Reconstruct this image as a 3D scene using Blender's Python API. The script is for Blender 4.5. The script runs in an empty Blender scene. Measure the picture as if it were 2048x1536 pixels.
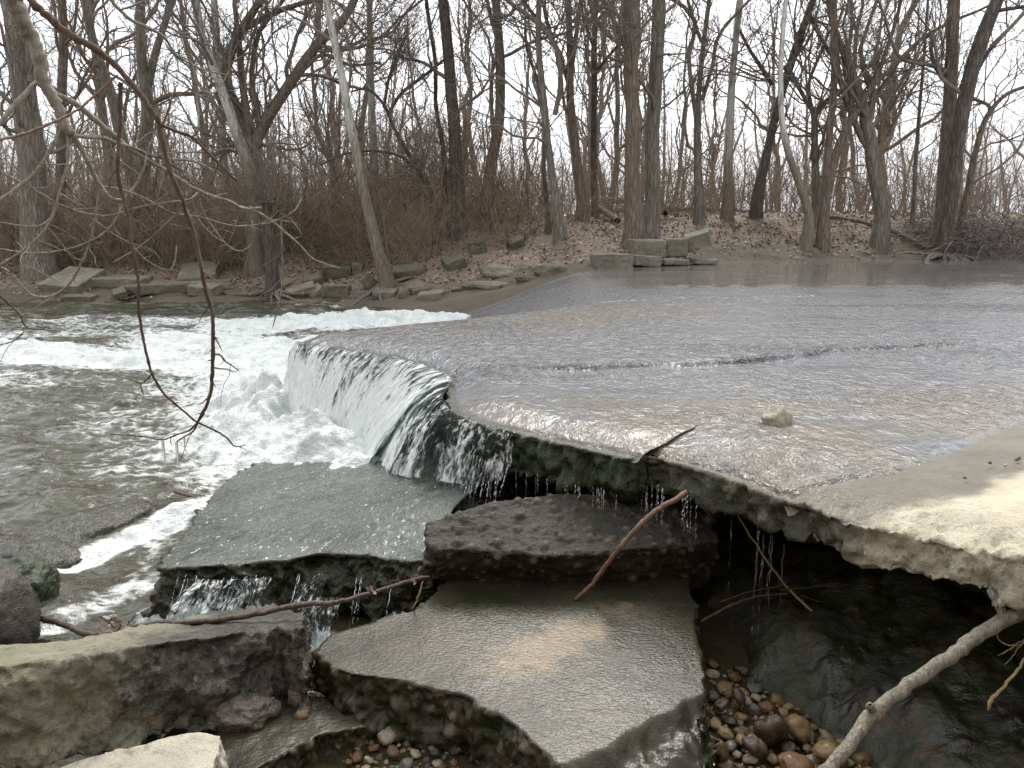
import bpy, math, random
import numpy as np
from mathutils import Vector, Matrix, noise as mnoise

# ------------------------------------------------------------------ camera, sky, sun, exposure
S = bpy.context.scene
COL = S.collection
HC = 1.7                       # eye height over the lower pool (z = 0)
FPX = 1538.0                   # focal length in photo pixels (2048 wide)
PITCH = math.atan((768 - 430) / FPX)
cam = bpy.data.objects.new('camera', bpy.data.cameras.new('camera'))
COL.objects.link(cam)
cam.location = (0, 0, HC)
cam.rotation_euler = (math.pi / 2 - PITCH, 0, 0)
cam.data.sensor_width = 36.0
cam.data.lens = 36.0 * FPX / 2048
cam.data.clip_start = 0.05
cam.data.clip_end = 2000
S.camera = cam

SUN_EL, SUN_AZ = math.radians(50), math.radians(6)      # azimuth from +Y (ahead) towards +X
w = bpy.data.worlds.new('World'); S.world = w; w.use_nodes = True
nt = w.node_tree; nt.nodes.clear()
sky = nt.nodes.new('ShaderNodeTexSky'); sky.sky_type = 'NISHITA'; sky.sun_disc = False
sky.sun_elevation = SUN_EL; sky.sun_rotation = SUN_AZ
sky.dust_density = 6.0; sky.air_density = 1.0; sky.ozone_density = 1.0
hs = nt.nodes.new('ShaderNodeHueSaturation'); hs.inputs['Saturation'].default_value = 0.16
nt.links.new(sky.outputs[0], hs.inputs['Color'])
# cloud cover evens the sky out: mix with a flat pale grey of the same brightness
mx = nt.nodes.new('ShaderNodeMix'); mx.data_type = 'RGBA'; mx.inputs[0].default_value = 0.5
mx.inputs[7].default_value = (7.3, 7.7, 8.2, 1)
nt.links.new(hs.outputs[0], mx.inputs[6])
bg = nt.nodes.new('ShaderNodeBackground'); bg.inputs['Strength'].default_value = 0.14
nt.links.new(mx.outputs[2], bg.inputs['Color'])
wo = nt.nodes.new('ShaderNodeOutputWorld'); nt.links.new(bg.outputs[0], wo.inputs['Surface'])

sun = bpy.data.objects.new('sun', bpy.data.lights.new('sun', 'SUN')); COL.objects.link(sun)
sun.data.energy = 1.2; sun.data.angle = math.radians(25); sun.data.color = (1, 0.95, 0.86)
sd = Vector((math.sin(SUN_AZ) * math.cos(SUN_EL), math.cos(SUN_AZ) * math.cos(SUN_EL), math.sin(SUN_EL)))
sun.rotation_euler = sd.to_track_quat('Z', 'Y').to_euler()
sun.location = (0, 0, 30)
S.view_settings.view_transform = 'Standard'; S.view_settings.look = 'None'
S.view_settings.exposure = 0.95; S.view_settings.gamma = 1.0
S.cycles.use_denoising = True; S.cycles.denoiser = 'OPENIMAGEDENOISE'; S.cycles.denoising_prefilter = 'NONE'
S.cycles.max_bounces = 6; S.cycles.transparent_max_bounces = 12
S.cycles.caustics_reflective = False; S.cycles.caustics_refractive = False

rng = np.random.default_rng(7)
random.seed(7)

# ------------------------------------------------------------------ projection helpers
CP, SP = math.cos(PITCH), math.sin(PITCH)
def ray(px, py):
    u = (px - 1024) / FPX; v = (768 - py) / FPX
    return np.array([u, CP + v * SP, -SP + v * CP])
def PZ(px, py, z=0.0, b=0.0, c=0.0):
    """ground point seen at a photo pixel, on the plane z + b x + c y"""
    d = ray(px, py); t = (HC - z) / (b * d[0] + c * d[1] - d[2])
    return np.array([0, 0, HC]) + t * d
def PY(px, py, y):
    d = ray(px, py); return np.array([0, 0, HC]) + d * (y / d[1])
def mpp(y):   # metres per photo pixel at depth y (near the horizon)
    return y * CP / FPX

# ------------------------------------------------------------------ noise
def _h(ix, iy, iz, s):
    with np.errstate(over='ignore'):
        h = ix.astype(np.uint32) * np.uint32(374761393) + iy.astype(np.uint32) * np.uint32(668265263) \
            + iz.astype(np.uint32) * np.uint32(2246822519) + np.uint32((s * 3266489917) & 0xffffffff)
        h = (h ^ (h >> np.uint32(13))) * np.uint32(1274126177)
        h = (h ^ (h >> np.uint32(15))) * np.uint32(2654435761)
        h = h ^ (h >> np.uint32(16))
    return h.astype(np.float64) / 4294967295.0
def vnoise(P, s=0):
    P = np.asarray(P, float)
    F = np.floor(P); f = P - F; I = F.astype(np.int64)
    u = f * f * f * (f * (f * 6 - 15) + 10)
    r = 0
    for dx in (0, 1):
        wx = u[..., 0] if dx else 1 - u[..., 0]
        for dy in (0, 1):
            wy = u[..., 1] if dy else 1 - u[..., 1]
            for dz in (0, 1):
                wz = u[..., 2] if dz else 1 - u[..., 2]
                r = r + wx * wy * wz * _h(I[..., 0] + dx, I[..., 1] + dy, I[..., 2] + dz, s)
    return r * 2 - 1
def fbm(P, o=4, s=0, g=0.5):
    P = np.asarray(P, float); a = 1.0; r = 0; n = 0
    for k in range(o):
        r = r + a * vnoise(P + 17.3 * k, s + k); n += a; a *= g; P = P * 2.03
    return r / n
def sstep(a, b, x):
    t = np.clip((np.asarray(x, float) - a) / (b - a), 0, 1); return t * t * (3 - 2 * t)
def pebbles_field(P, cell, s=0, keep=0.5):
    """embedded gravel: bump height (in cell units) and a random id per stone"""
    Q = P / cell; I = np.floor(Q).astype(np.int64)
    best = np.full(len(P), 0.0); idr = np.zeros(len(P))
    for dx in (-1, 0, 1):
        for dy in (-1, 0, 1):
            for dz in (-1, 0, 1):
                a, b, c = I[:, 0] + dx, I[:, 1] + dy, I[:, 2] + dz
                k = _h(a, b, c, s + 4)
                C = np.stack([a + _h(a, b, c, s), b + _h(a, b, c, s + 1), c + _h(a, b, c, s + 2)], 1)
                R = 0.2 + 0.36 * _h(a, b, c, s + 3)
                D = np.linalg.norm((Q - C), axis=1)
                hgt = np.where(k < keep, np.sqrt(np.clip(R * R - D * D, 0, None)), 0)
                m = hgt > best; best = np.where(m, hgt, best); idr = np.where(m, k / keep, idr)
    return best, idr

# ------------------------------------------------------------------ mesh helpers
def mesh_np(name, V, F, attrs=None, smooth=True):
    V = np.asarray(V, np.float32); F = np.asarray(F, np.int32)
    me = bpy.data.meshes.new(name); k = F.shape[1]
    me.vertices.add(len(V)); me.vertices.foreach_set('co', V.ravel())
    me.loops.add(F.size); me.loops.foreach_set('vertex_index', F.ravel())
    me.polygons.add(len(F)); me.polygons.foreach_set('loop_start', np.arange(0, F.size, k, dtype=np.int32))
    me.update(calc_edges=True)
    if smooth: me.polygons.foreach_set('use_smooth', np.ones(len(F), bool))
    for n, a in (attrs or {}).items():
        at = me.attributes.new(n, 'FLOAT', 'POINT'); at.data.foreach_set('value', np.asarray(a, np.float32))
    me.validate(); return me
def put(name, me, mat=None, parent=None):
    o = bpy.data.objects.new(name, me); COL.objects.link(o)
    if mat and me is not None and not me.materials: me.materials.append(mat)
    if parent: o.parent = parent
    return o
def tag(o, label=None, cat=None, group=None, kind=None):
    if label: o['label'] = label
    if cat: o['category'] = cat
    if group: o['group'] = group
    if kind: o['kind'] = kind
    return o
def empty(name, loc, label, cat, group=None):
    o = bpy.data.objects.new(name, None); COL.objects.link(o); o.location = loc
    o.empty_display_size = 0.1
    bpy.context.view_layer.update()
    return tag(o, label, cat, group)
def child(o, parent):
    o.parent = parent; o.matrix_parent_inverse = Matrix.Translation(-Vector(parent.location)); return o
def tubes(P, R, k=3, cap=False):
    """P (M,n,3), R (M,n): M tubes of n rings and k sides -> verts, quads"""
    P = np.asarray(P, float); M, n, _ = P.shape
    T = np.gradient(P, axis=1); T /= np.linalg.norm(T, axis=2, keepdims=True) + 1e-9
    ov = P[:, -1] - P[:, 0]; ax = np.argmin(np.abs(ov), axis=1)
    ref = np.eye(3)[ax][:, None, :]
    U = np.cross(T, ref); U /= np.linalg.norm(U, axis=2, keepdims=True) + 1e-9
    W = np.cross(T, U)
    th = np.arange(k) * 2 * np.pi / k
    V = P[:, :, None, :] + R[:, :, None, None] * (U[:, :, None, :] * np.cos(th)[None, None, :, None] + W[:, :, None, :] * np.sin(th)[None, None, :, None])
    base = (np.arange(M) * n * k)[:, None, None]; i = np.arange(n - 1)[None, :, None] * k; j = np.arange(k)[None, None, :]
    j2 = (j + 1) % k
    F = np.stack([base + i + j, base + i + j2, base + i + k + j2, base + i + k + j], -1).reshape(-1, 4)
    return V.reshape(-1, 3), F
class MB:
    def __init__(s): s.V = []; s.F = []; s.n = 0
    def add(s, V, F):
        s.V.append(V); s.F.append(np.asarray(F) + s.n); s.n += len(V)
    def mesh(s, name, smooth=True, attrs=None): return mesh_np(name, np.concatenate(s.V), np.concatenate(s.F), attrs, smooth)
def resample(P, R, n):
    P = np.asarray(P, float); R = np.asarray(R, float)
    s = np.concatenate([[0], np.cumsum(np.linalg.norm(np.diff(P, axis=0), axis=1))])
    # smooth (Catmull-Rom like) interpolation through the traced points
    t = np.linspace(0, s[-1], n); out = np.zeros((n, 3))
    m = np.gradient(P, s, axis=0) if len(P) > 2 else np.repeat((P[1:] - P[:1]) / (s[-1] + 1e-9), 2, 0)
    i = np.clip(np.searchsorted(s, t) - 1, 0, len(s) - 2); h = (s[i + 1] - s[i])[:, None]; q = ((t - s[i]) / (s[i + 1] - s[i]))[:, None]
    out = (2*q**3 - 3*q**2 + 1) * P[i] + (q**3 - 2*q**2 + q) * h * m[i] + (-2*q**3 + 3*q**2) * P[i+1] + (q**3 - q**2) * h * m[i+1]
    return out, np.interp(t, s, R)
def norm(v): return v / (np.linalg.norm(v, axis=-1, keepdims=True) + 1e-9)
def walk(P0, D0, L, n, wig, up=0.0, g=rng):
    M = len(P0); pts = np.zeros((M, n, 3)); pts[:, 0] = P0; D = norm(D0); st = (L / (n - 1))[:, None]
    for i in range(1, n):
        D = norm(D + g.normal(0, wig, (M, 3)) + np.array([0, 0, up])); pts[:, i] = pts[:, i - 1] + D * st
    return pts
def sprout(P, R, k, t0, t1, a0, a1, L0, L1, n, wig, up, rf=0.6, rmin=0.003, g=rng, rcap=9.0):
    """k child branches per parent tube"""
    M, m, _ = P.shape; idx = np.repeat(np.arange(M), k); N = len(idx)
    t = g.uniform(t0, t1, N) * (m - 1); i = np.clip(t.astype(int), 0, m - 2); f = (t - i)[:, None]
    p = P[idx, i] * (1 - f) + P[idx, i + 1] * f; T = norm(P[idx, i + 1] - P[idx, i])
    r = R[idx, i] * (1 - f[:, 0]) + R[idx, i + 1] * f[:, 0]
    q = norm(np.cross(T, g.normal(0, 1, (N, 3)))); a = g.uniform(a0, a1, N)[:, None]
    D = T * np.cos(a) + q * np.sin(a)
    L = g.uniform(L0, L1, N) * (1.15 - 0.55 * t / (m - 1))
    pts = walk(p, D, L, n, wig, up, g)
    r0 = np.minimum(np.clip(r * rf, rmin, None), rcap); rad = r0[:, None] * np.linspace(1, 0.35, n)[None, :]
    return pts, np.clip(rad, rmin * 0.6, None)

# ------------------------------------------------------------------ node material helper
class NT:
    def __init__(s, name):
        s.m = bpy.data.materials.new(name); s.m.use_nodes = True; s.t = s.m.node_tree; s.t.nodes.clear()
        s.out = s.t.nodes.new('ShaderNodeOutputMaterial')
    def lk(s, sock, v):
        if isinstance(v, bpy.types.NodeSocket): s.t.links.new(v, sock)
        elif v is not None:
            if sock.type == 'RGBA' and not hasattr(v, '__len__'): v = (v, v, v, 1)
            elif sock.type == 'RGBA' and len(v) == 3: v = (*v, 1)
            sock.default_value = v
    def n(s, typ, ins=None, **pr):
        nd = s.t.nodes.new('ShaderNode' + typ)
        for k, v in pr.items(): setattr(nd, k, v)
        for k, v in (ins or {}).items(): s.lk(nd.inputs[k], v)
        return nd
    def pos(s): return s.n('NewGeometry').outputs['Position']
    def obj(s): return s.n('TexCoord').outputs['Object']
    def attr(s, name): return s.n('Attribute', attribute_name=name).outputs['Fac']
    def map(s, v, scale=(1, 1, 1), rot=(0, 0, 0)):
        return s.n('Mapping', {'Vector': v, 'Scale': scale, 'Rotation': rot}).outputs[0]
    def noise(s, v, sc, det=4, rough=0.55, dist=0.0):
        return s.n('TexNoise', {'Vector': v, 'Scale': sc, 'Detail': det, 'Roughness': rough, 'Distortion': dist}).outputs['Fac']
    def voro(s, v, sc, out='Distance', feature='F1'):
        return s.n('TexVoronoi', {'Vector': v, 'Scale': sc}, feature=feature).outputs[out]
    def ramp(s, f, stops, interp='LINEAR'):
        nd = s.n('ValToRGB', {'Fac': f}); cr = nd.color_ramp; cr.interpolation = interp
        while len(cr.elements) < len(stops): cr.elements.new(0.5)
        for e, (p, c) in zip(cr.elements, stops):
            e.position = p; e.color = (c, c, c, 1) if not hasattr(c, '__len__') else (*c, 1)
        return nd.outputs['Color']
    def math(s, op, a, b=0.0, clamp=False):
        nd = s.n('Math', operation=op, use_clamp=clamp); s.lk(nd.inputs[0], a); s.lk(nd.inputs[1], b); return nd.outputs[0]
    def mix(s, f, a, b, mode='MIX'):
        nd = s.n('Mix', data_type='RGBA', blend_type=mode); s.lk(nd.inputs[0], f); s.lk(nd.inputs[6], a); s.lk(nd.inputs[7], b); return nd.outputs[2]
    def rng(s, f, a, b, c=0.0, d=1.0):
        nd = s.n('MapRange', {'Value': f, 'From Min': a, 'From Max': b, 'To Min': c, 'To Max': d}); nd.interpolation_type = 'SMOOTHSTEP'; return nd.outputs[0]
    def bump(s, h, strength=0.5, dist=0.01, prev=None):
        nd = s.n('Bump', {'Height': h, 'Strength': strength, 'Distance': dist})
        if prev is not None: s.lk(nd.inputs['Normal'], prev)
        return nd.outputs[0]
    def bsdf(s, col, rough=0.8, nrm=None, spec=0.5, ior=None, extra=None):
        ins = {'Base Color': col, 'Roughness': rough, 'Specular IOR Level': spec}
        if nrm is not None: ins['Normal'] = nrm
        if ior: ins['IOR'] = ior
        ins.update(extra or {})
        return s.n('BsdfPrincipled', ins).outputs[0]
    def done(s, sh): s.t.links.new(sh, s.out.inputs['Surface']); return s.m

def mat_rock(name, c1, c2, c3=None, rough=0.85, moss=0.0, mosscol=(0.035, 0.045, 0.015), wet=0.0, bump=0.6, sc=1.0, peb=True, fine=70, film=0.0, spec=0.5):
    m = NT(name); p = m.pos()
    a = m.noise(p, 3 * sc, 6, 0.6); b = m.noise(p, 22 * sc, 5, 0.65); c = m.noise(p, fine * 2.2, 3, 0.7)
    col = m.mix(m.rng(a, 0.35, 0.65), c1, c2)
    if c3: col = m.mix(m.rng(b, 0.52, 0.72), col, c3)
    col = m.mix(0.55, col, m.ramp(c, [(0.2, 0.45), (0.8, 1.25)]), 'MULTIPLY')
    if peb:
        pm = m.attr('peb'); pid = m.attr('pebid')
        pc = m.ramp(pid, [(0, (0.05, 0.045, 0.04)), (0.3, (0.16, 0.12, 0.08)), (0.55, (0.10, 0.085, 0.07)), (0.8, (0.25, 0.2, 0.14)), (1, (0.08, 0.08, 0.08))])
        pc = m.mix(0.5, pc, c1)
        col = m.mix(m.math('MULTIPLY', pm, 0.85), col, pc)
    if moss > 0:
        mk = m.rng(m.noise(p, 5 * sc, 6, 0.65), 0.62 - 0.35 * moss, 0.72 - 0.35 * moss)
        ma = m.attr('moss')
        mk = m.math('MULTIPLY', mk, ma)
        col = m.mix(mk, col, m.mix(m.noise(p, 40), mosscol, tuple(x * 1.7 for x in mosscol)))
    n1 = m.bump(b, bump, 0.02); n1 = m.bump(c, bump * 0.8, 0.006, n1)
    ro = rough
    if wet > 0:
        ro = m.rng(m.noise(p, 9, 4), 0.3, 0.7, max(0.08, rough - wet), rough - wet * 0.4)
    ex = None
    if film > 0: ex = {'Coat Weight': film, 'Coat Roughness': 0.12, 'Coat IOR': 1.33, 'Coat Normal': m.bump(m.noise(p, 16 * sc, 4, 0.6), 0.5, 0.02)}
    return m.done(m.bsdf(col, ro, n1, spec=spec, extra=ex))

# ------------------------------------------------------------------ rocks
def remeshed(V, F, voxel):
    me = bpy.data.meshes.new('t'); me.from_pydata([tuple(v) for v in V], [], F); me.update()
    o = bpy.data.objects.new('t', me); COL.objects.link(o)
    md = o.modifiers.new('r', 'REMESH'); md.mode = 'VOXEL'; md.voxel_size = voxel; md.use_smooth_shade = True
    dg = bpy.context.evaluated_depsgraph_get()
    r = bpy.data.meshes.new_from_object(o.evaluated_get(dg))
    bpy.data.objects.remove(o); bpy.data.meshes.remove(me); return r
def jag_poly(pts, step, amp, seed, freq=6.0):
    """subdivide a closed outline and push it in and out with noise"""
    pts = [np.asarray(p, float) for p in pts]; out = []
    for a, b in zip(pts, pts[1:] + pts[:1]):
        n = max(1, int(np.linalg.norm(b - a) / step))
        for i in range(n): out.append(a + (b - a) * i / n)
    out = np.array(out)
    nx = fbm(out * freq, 4, seed); ny = fbm(out * freq + 50, 4, seed + 9)
    out[:, 0] += nx * amp; out[:, 1] += ny * amp
    return out
def finish_rock(me, top_amp, side_amp, seed, freq=7.0, peb=0.0, pebcell=0.05, hook=None, pebtop=False, upthr=(0.55, 0.85), streak=0.0):
    n = len(me.vertices); co = np.empty(n * 3, np.float32); me.vertices.foreach_get('co', co); P = co.reshape(-1, 3).astype(float)
    nr = np.empty(n * 3, np.float32); me.vertex_normals.foreach_get('vector', nr); N = nr.reshape(-1, 3).astype(float)
    top = sstep(upthr[0], upthr[1], N[:, 2])
    f1 = fbm(P * freq, 5, seed, 0.55); f2 = np.abs(fbm(P * freq * 2.3 + 9, 4, seed + 3))
    d = (1 - top) * side_amp * (f1 * 1.3 - f2 * 0.9) + top * top_amp * fbm(P * freq * 1.6, 5, seed + 5, 0.6)
    pm = np.zeros(n); pid = np.zeros(n)
    if peb > 0:
        h, i = pebbles_field(P, pebcell, seed + 11, 0.45); k = 1.0 if pebtop else (1 - top)
        d = d + peb * h * pebcell * k; pm = sstep(0.08, 0.2, h) * k; pid = i
        h2, i2 = pebbles_field(P, pebcell * 0.45, seed + 31, 0.5)
        d = d + peb * h2 * pebcell * 0.45 * k * (1 - pm); pid = np.where(pm > 0.3, pid, i2); pm = np.maximum(pm, sstep(0.1, 0.25, h2) * k)
    if streak > 0: d = d + (1 - top) * streak * (fbm(P * np.array([22, 22, 3.0]), 4, seed + 40, 0.6) - 0.6 * np.abs(fbm(P * np.array([48, 48, 7.0]), 3, seed + 44)))
    P2 = P + N * d[:, None]
    if hook is not None: P2 = hook(P2, N, top)
    me.vertices.foreach_set('co', P2.astype(np.float32).ravel())
    for nm, a in (('peb', pm), ('pebid', pid), ('moss', 1 - 0.75 * top), ('topw', top)):
        at = me.attributes.new(nm, 'FLOAT', 'POINT'); at.data.foreach_set('value', a.astype(np.float32))
    me.polygons.foreach_set('use_smooth', np.ones(len(me.polygons), bool)); me.update()
    return me
def slab(name, top, ext, voxel, mat, label, cat, seed=1, jag=0.012, jfreq=7.0, taper=0.0, top_amp=0.002, side_amp=0.02, group=None, **kw):
    """broken concrete: a top outline in space, pushed along ext, remeshed and roughened"""
    T = jag_poly(top, voxel * 2.5, jag, seed, jfreq); ext = np.asarray(ext, float); c = T.mean(0)
    B = T + ext; B = B + (c + ext - B) * taper
    n = len(T); V = np.concatenate([T, B])
    F = [tuple(range(n - 1, -1, -1)), tuple(range(n, 2 * n))] + [(i, (i + 1) % n, n + (i + 1) % n, n + i) for i in range(n)]
    area = 0.5 * np.sum(T[:, 0] * np.roll(T[:, 1], -1) - np.roll(T[:, 0], -1) * T[:, 1])
    if area > 0: F = [tuple(reversed(f)) for f in F]
    me = remeshed(V, F, voxel); me.name = name
    finish_rock(me, top_amp, side_amp, seed, **kw)
    o = put(name, me); me.materials.clear(); me.materials.append(mat)
    return tag(o, label, cat, group)
import bmesh
def ico(sub):
    bm = bmesh.new(); bmesh.ops.create_icosphere(bm, subdivisions=sub, radius=1.0)
    V = np.array([v.co[:] for v in bm.verts]); F = np.array([[v.index for v in f.verts] for f in bm.faces]); bm.free(); return V, F
ICO = {k: ico(k) for k in (1, 2, 3, 4, 5, 6)}
def boulder(name, loc, size, rot, mat, label, cat, seed, amp=0.18, freq=1.6, sub=5, group=None, facet=0.25, parent=None):
    V, F = ICO[sub]
    d = 1 + amp * fbm(V * freq + seed * 3.1, 3, seed) + amp * 0.4 * fbm(V * freq * 4, 4, seed + 2)
    if facet > 0:                                   # a few flat broken faces
        g = np.random.default_rng(seed)
        for _ in range(7):
            nrm = norm(g.normal(0, 1, 3)); cut = 1 - facet * g.uniform(0.3, 1.2)
            s = (V * d[:, None]) @ nrm; over = np.clip(s - cut, 0, None); d = d - 0.85 * over * np.clip(s, 0, None) / (d * d + 1e-6)
    P = V * d[:, None] * np.asarray(size)
    R = np.array(Matrix.Rotation(rot[2], 3, 'Z') @ Matrix.Rotation(rot[1], 3, 'Y') @ Matrix.Rotation(rot[0], 3, 'X'))
    P = P @ R.T
    z = np.zeros(len(P))
    me = mesh_np(name, P, F, {'peb': z, 'pebid': z, 'moss': z + 1})
    o = put(name, me, mat); o.location = loc
    return tag(o, label, cat, group)

# ------------------------------------------------------------------ polygon helpers (plan view)
def seg_dist(Q, poly, closed=True):
    A = np.asarray(poly, float)[:, :2]; B = np.roll(A, -1, 0)
    if not closed: A, B = A[:-1], B[:-1]
    best = np.full(len(Q), 1e9); near = np.zeros((len(Q), 2))
    for a, b in zip(A, B):
        ab = b - a; t = np.clip(((Q - a) @ ab) / (ab @ ab + 1e-12), 0, 1); c = a + t[:, None] * ab
        d = np.linalg.norm(Q - c, axis=1); m = d < best; best = np.where(m, d, best); near[m] = c[m]
    return best, near
def inside(Q, poly):
    A = np.asarray(poly, float)[:, :2]; B = np.roll(A, -1, 0); r = np.zeros(len(Q), bool)
    for a, b in zip(A, B):
        if a[1] == b[1]: continue
        c = ((a[1] > Q[:, 1]) != (b[1] > Q[:, 1])) & (Q[:, 0] < (b[0] - a[0]) * (Q[:, 1] - a[1]) / (b[1] - a[1]) + a[0]); r ^= c
    return r
def wedge_grid(y0, y1, u0, u1, step):
    """plan grid whose cells grow with distance"""
    ny = int(math.log(y1 / y0) / step); nx = int((u1 - u0) / step)
    y = y0 * np.exp(np.linspace(0, math.log(y1 / y0), ny)); u = np.linspace(u0, u1, nx)
    Y, U = np.meshgrid(y, u, indexing='ij'); Q = np.stack([U * Y, Y], -1).reshape(-1, 2)
    i = (np.arange(ny - 1)[:, None] * nx + np.arange(nx - 1)[None, :]).reshape(-1)
    return Q, np.stack([i, i + 1, i + nx + 1, i + nx], 1)
def clip_grid(Q, F, poly, cell):
    """keep cells inside the outline; snap border vertices onto it"""
    d, near = seg_dist(Q, poly); ins = inside(Q, poly); sdv = np.where(ins, d, -d)
    h = cell(Q)
    snap = (np.abs(sdv) < 0.8 * h); Q = np.where(snap[:, None], near, Q)
    ok = (sdv > -0.8 * h); F = F[ok[F].all(1)]
    use = np.zeros(len(Q), bool); use[F] = True; mp = np.cumsum(use) - 1
    return Q[use], mp[F]
# ================================================================== SETTING: banks, river bed, water
WLX = [-40, -14, -9.9, -4.2, -1.6, 1.4, 4.2, 8.2, 11.3, 20, 45]
WLY = [15.0, 14.6, 14.9, 15.2, 13.6, 13.4, 15.9, 16.4, 17.0, 18.5, 19]
def wl(x): return np.interp(x, WLX, WLY)
def bank_z(x, y):
    x = np.asarray(x, float); y = np.asarray(y, float)
    d = y - wl(x)
    base = np.interp(x, [-2.2, 1.4, 3], [0.0, 0.72, 0.74])
    crest = np.interp(x, [-12, -6, -2, 1, 5, 12, 20], [1.0, 1.0, 1.2, 1.6, 1.72, 1.70, 1.75])
    D = np.interp(x, [-6, -2, 1, 5, 12], [5.0, 5.0, 4.6, 3.0, 3.2])
    t = np.clip(d / D, -1, 1)
    z = np.where(d < 0, base + 0.5 * d, base + (crest - base) * (0.35 * t + 0.65 * sstep(0, 1, t)))
    z = np.maximum(z, -0.6)
    P = np.stack([x, y, 0 * x], -1)
    rough = sstep(0.0, 0.6, d) * (1 - 0.8 * sstep(25, 50, y))
    z = z + rough * (0.16 * fbm(P * 0.8, 4, 3) + 0.05 * fbm(P * 3.5, 3, 8)) - 0.004 * np.clip(y - 30, 0, None)
    return z
def ground_hit(px, py, y0=12.5, y1=30):
    d = ray(px, py); ys = np.linspace(y0, y1, 600); t = ys / d[1]
    zz = HC + t * d[2]; g = bank_z(t * d[0], ys); k = np.argmax(zz <= g)
    if zz[k] > g[k]: k = len(ys) - 1
    return np.array([t[k] * d[0], ys[k], g[k]])

m = NT('bank_ground'); p = m.pos(); d = m.attr('shore')
leafc = m.mix(m.noise(p, 14, 5, 0.7), (0.14, 0.104, 0.075), (0.235, 0.182, 0.135))
leafc = m.mix(m.rng(m.voro(p, 16, 'Color'), 0.2, 0.9), leafc, (0.24, 0.18, 0.135))
soil = m.mix(m.noise(p, 5, 6, 0.65), (0.07, 0.056, 0.04), (0.15, 0.122, 0.088))
soil = m.mix(m.rng(m.noise(p, 24, 4, 0.7), 0.6, 0.72), soil, (0.2, 0.18, 0.14))
k = m.rng(m.math('ADD', d, m.math('MULTIPLY', m.math('SUBTRACT', m.noise(p, 1.4, 5, 0.6), 0.5), 2.2)), 0.9, 1.7)
col = m.mix(k, soil, leafc)
nb = m.bump(m.noise(p, 12, 6, 0.7), 0.9, 0.05)
MAT_BANK = m.done(m.bsdf(col, 0.9, nb))
ys = np.concatenate([np.linspace(11, 24, 150), 24 * np.exp(np.linspace(0.02, math.log(260 / 24), 60))])
us = np.linspace(-1.6, 1.6, 330)
Y, U = np.meshgrid(ys, us, indexing='ij'); X = U * np.maximum(Y, 11); Z = bank_z(X, Y)
nx = len(us); i = (np.arange(len(ys) - 1)[:, None] * nx + np.arange(nx - 1)[None, :]).reshape(-1)
bank = put('far_bank', mesh_np('far_bank', np.stack([X, Y, Z], -1).reshape(-1, 3), np.stack([i, i + 1, i + nx + 1, i + nx], 1), {'shore': (Y - wl(X)).ravel()}), MAT_BANK)
tag(bank, 'far river bank with fallen brown leaves above bare soil', 'bank', kind='structure')

# ---- plan of the broken dam apron
CRACK = [(0.55, 3.08), (0.72, 3.24), (0.92, 3.50)]
LIP = [(0.50, 3.07), (0.30, 3.22), (0.06, 3.42), (-0.14, 3.58), (-0.30, 3.80), (-0.37, 4.15), (-0.40, 4.7), (-0.62, 5.15), (-1.0, 5.5), (-1.45, 5.83), (-1.72, 6.08)]
BACK = [(-1.72, 6.08), (-1.3, 6.55), (-0.8, 6.9), (-0.12, 7.45), (0.8, 8.4), (2.2, 9.8)]
EDGE = [tuple(PZ(px, py, 0.70)[:2]) for px, py in ((1275, 902), (1330, 925), (1400, 946), (1480, 970), (1560, 1000), (1640, 1036), (1700, 1062), (1780, 1085), (1830, 1096), (1900, 1125), (1970, 1150), (2048, 1172))]
SHORE = [(0.98, 2.58), (1.10, 2.66), (1.41, 2.70), (1.85, 3.02), (2.38, 3.45), (3.2, 4.0), (5.5, 5.4), (12, 9)]
ZW = 0.765
def zlip(Q):           # rounding of the top towards the lip
    d, _ = seg_dist(Q, LIP, False); return -0.05 * (1 - sstep(0, 0.34, d)) ** 1.6
def side(Q, line):     # signed distance, positive on the right-hand side of the walking direction
    A = np.asarray(line, float); best = np.full(len(Q), 1e9); sg = np.ones(len(Q))
    for k, (a, b) in enumerate(zip(A[:-1], A[1:])):
        ab = b - a; t = np.clip(((Q - a) @ ab) / (ab @ ab), 0, 1); c = a + t[:, None] * ab; dd = np.linalg.norm(Q - c, axis=1)
        s = np.sign(ab[1] * (Q[:, 0] - a[0]) - ab[0] * (Q[:, 1] - a[1])); mm = dd < best; best = np.where(mm, dd, best); sg = np.where(mm, s, sg)
    return best * sg
def z_upper(Q):
    sb = side(Q, BACK)                                   # >0 on the slab side
    onslab = sstep(-0.35, 0.12, sb)
    onslab = np.maximum(onslab, sstep(1.4, 2.4, Q[:, 0]))
    ramp_ = 0.80 * (1 - sstep(-1.5, 1.7, Q[:, 0]))
    return ZW - (1 - onslab) * ramp_ + zlip(Q)
def z_right(Q):
    d, _ = seg_dist(Q, EDGE, False); return 0.722 + 0.043 * sstep(0, 0.45, d)

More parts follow.
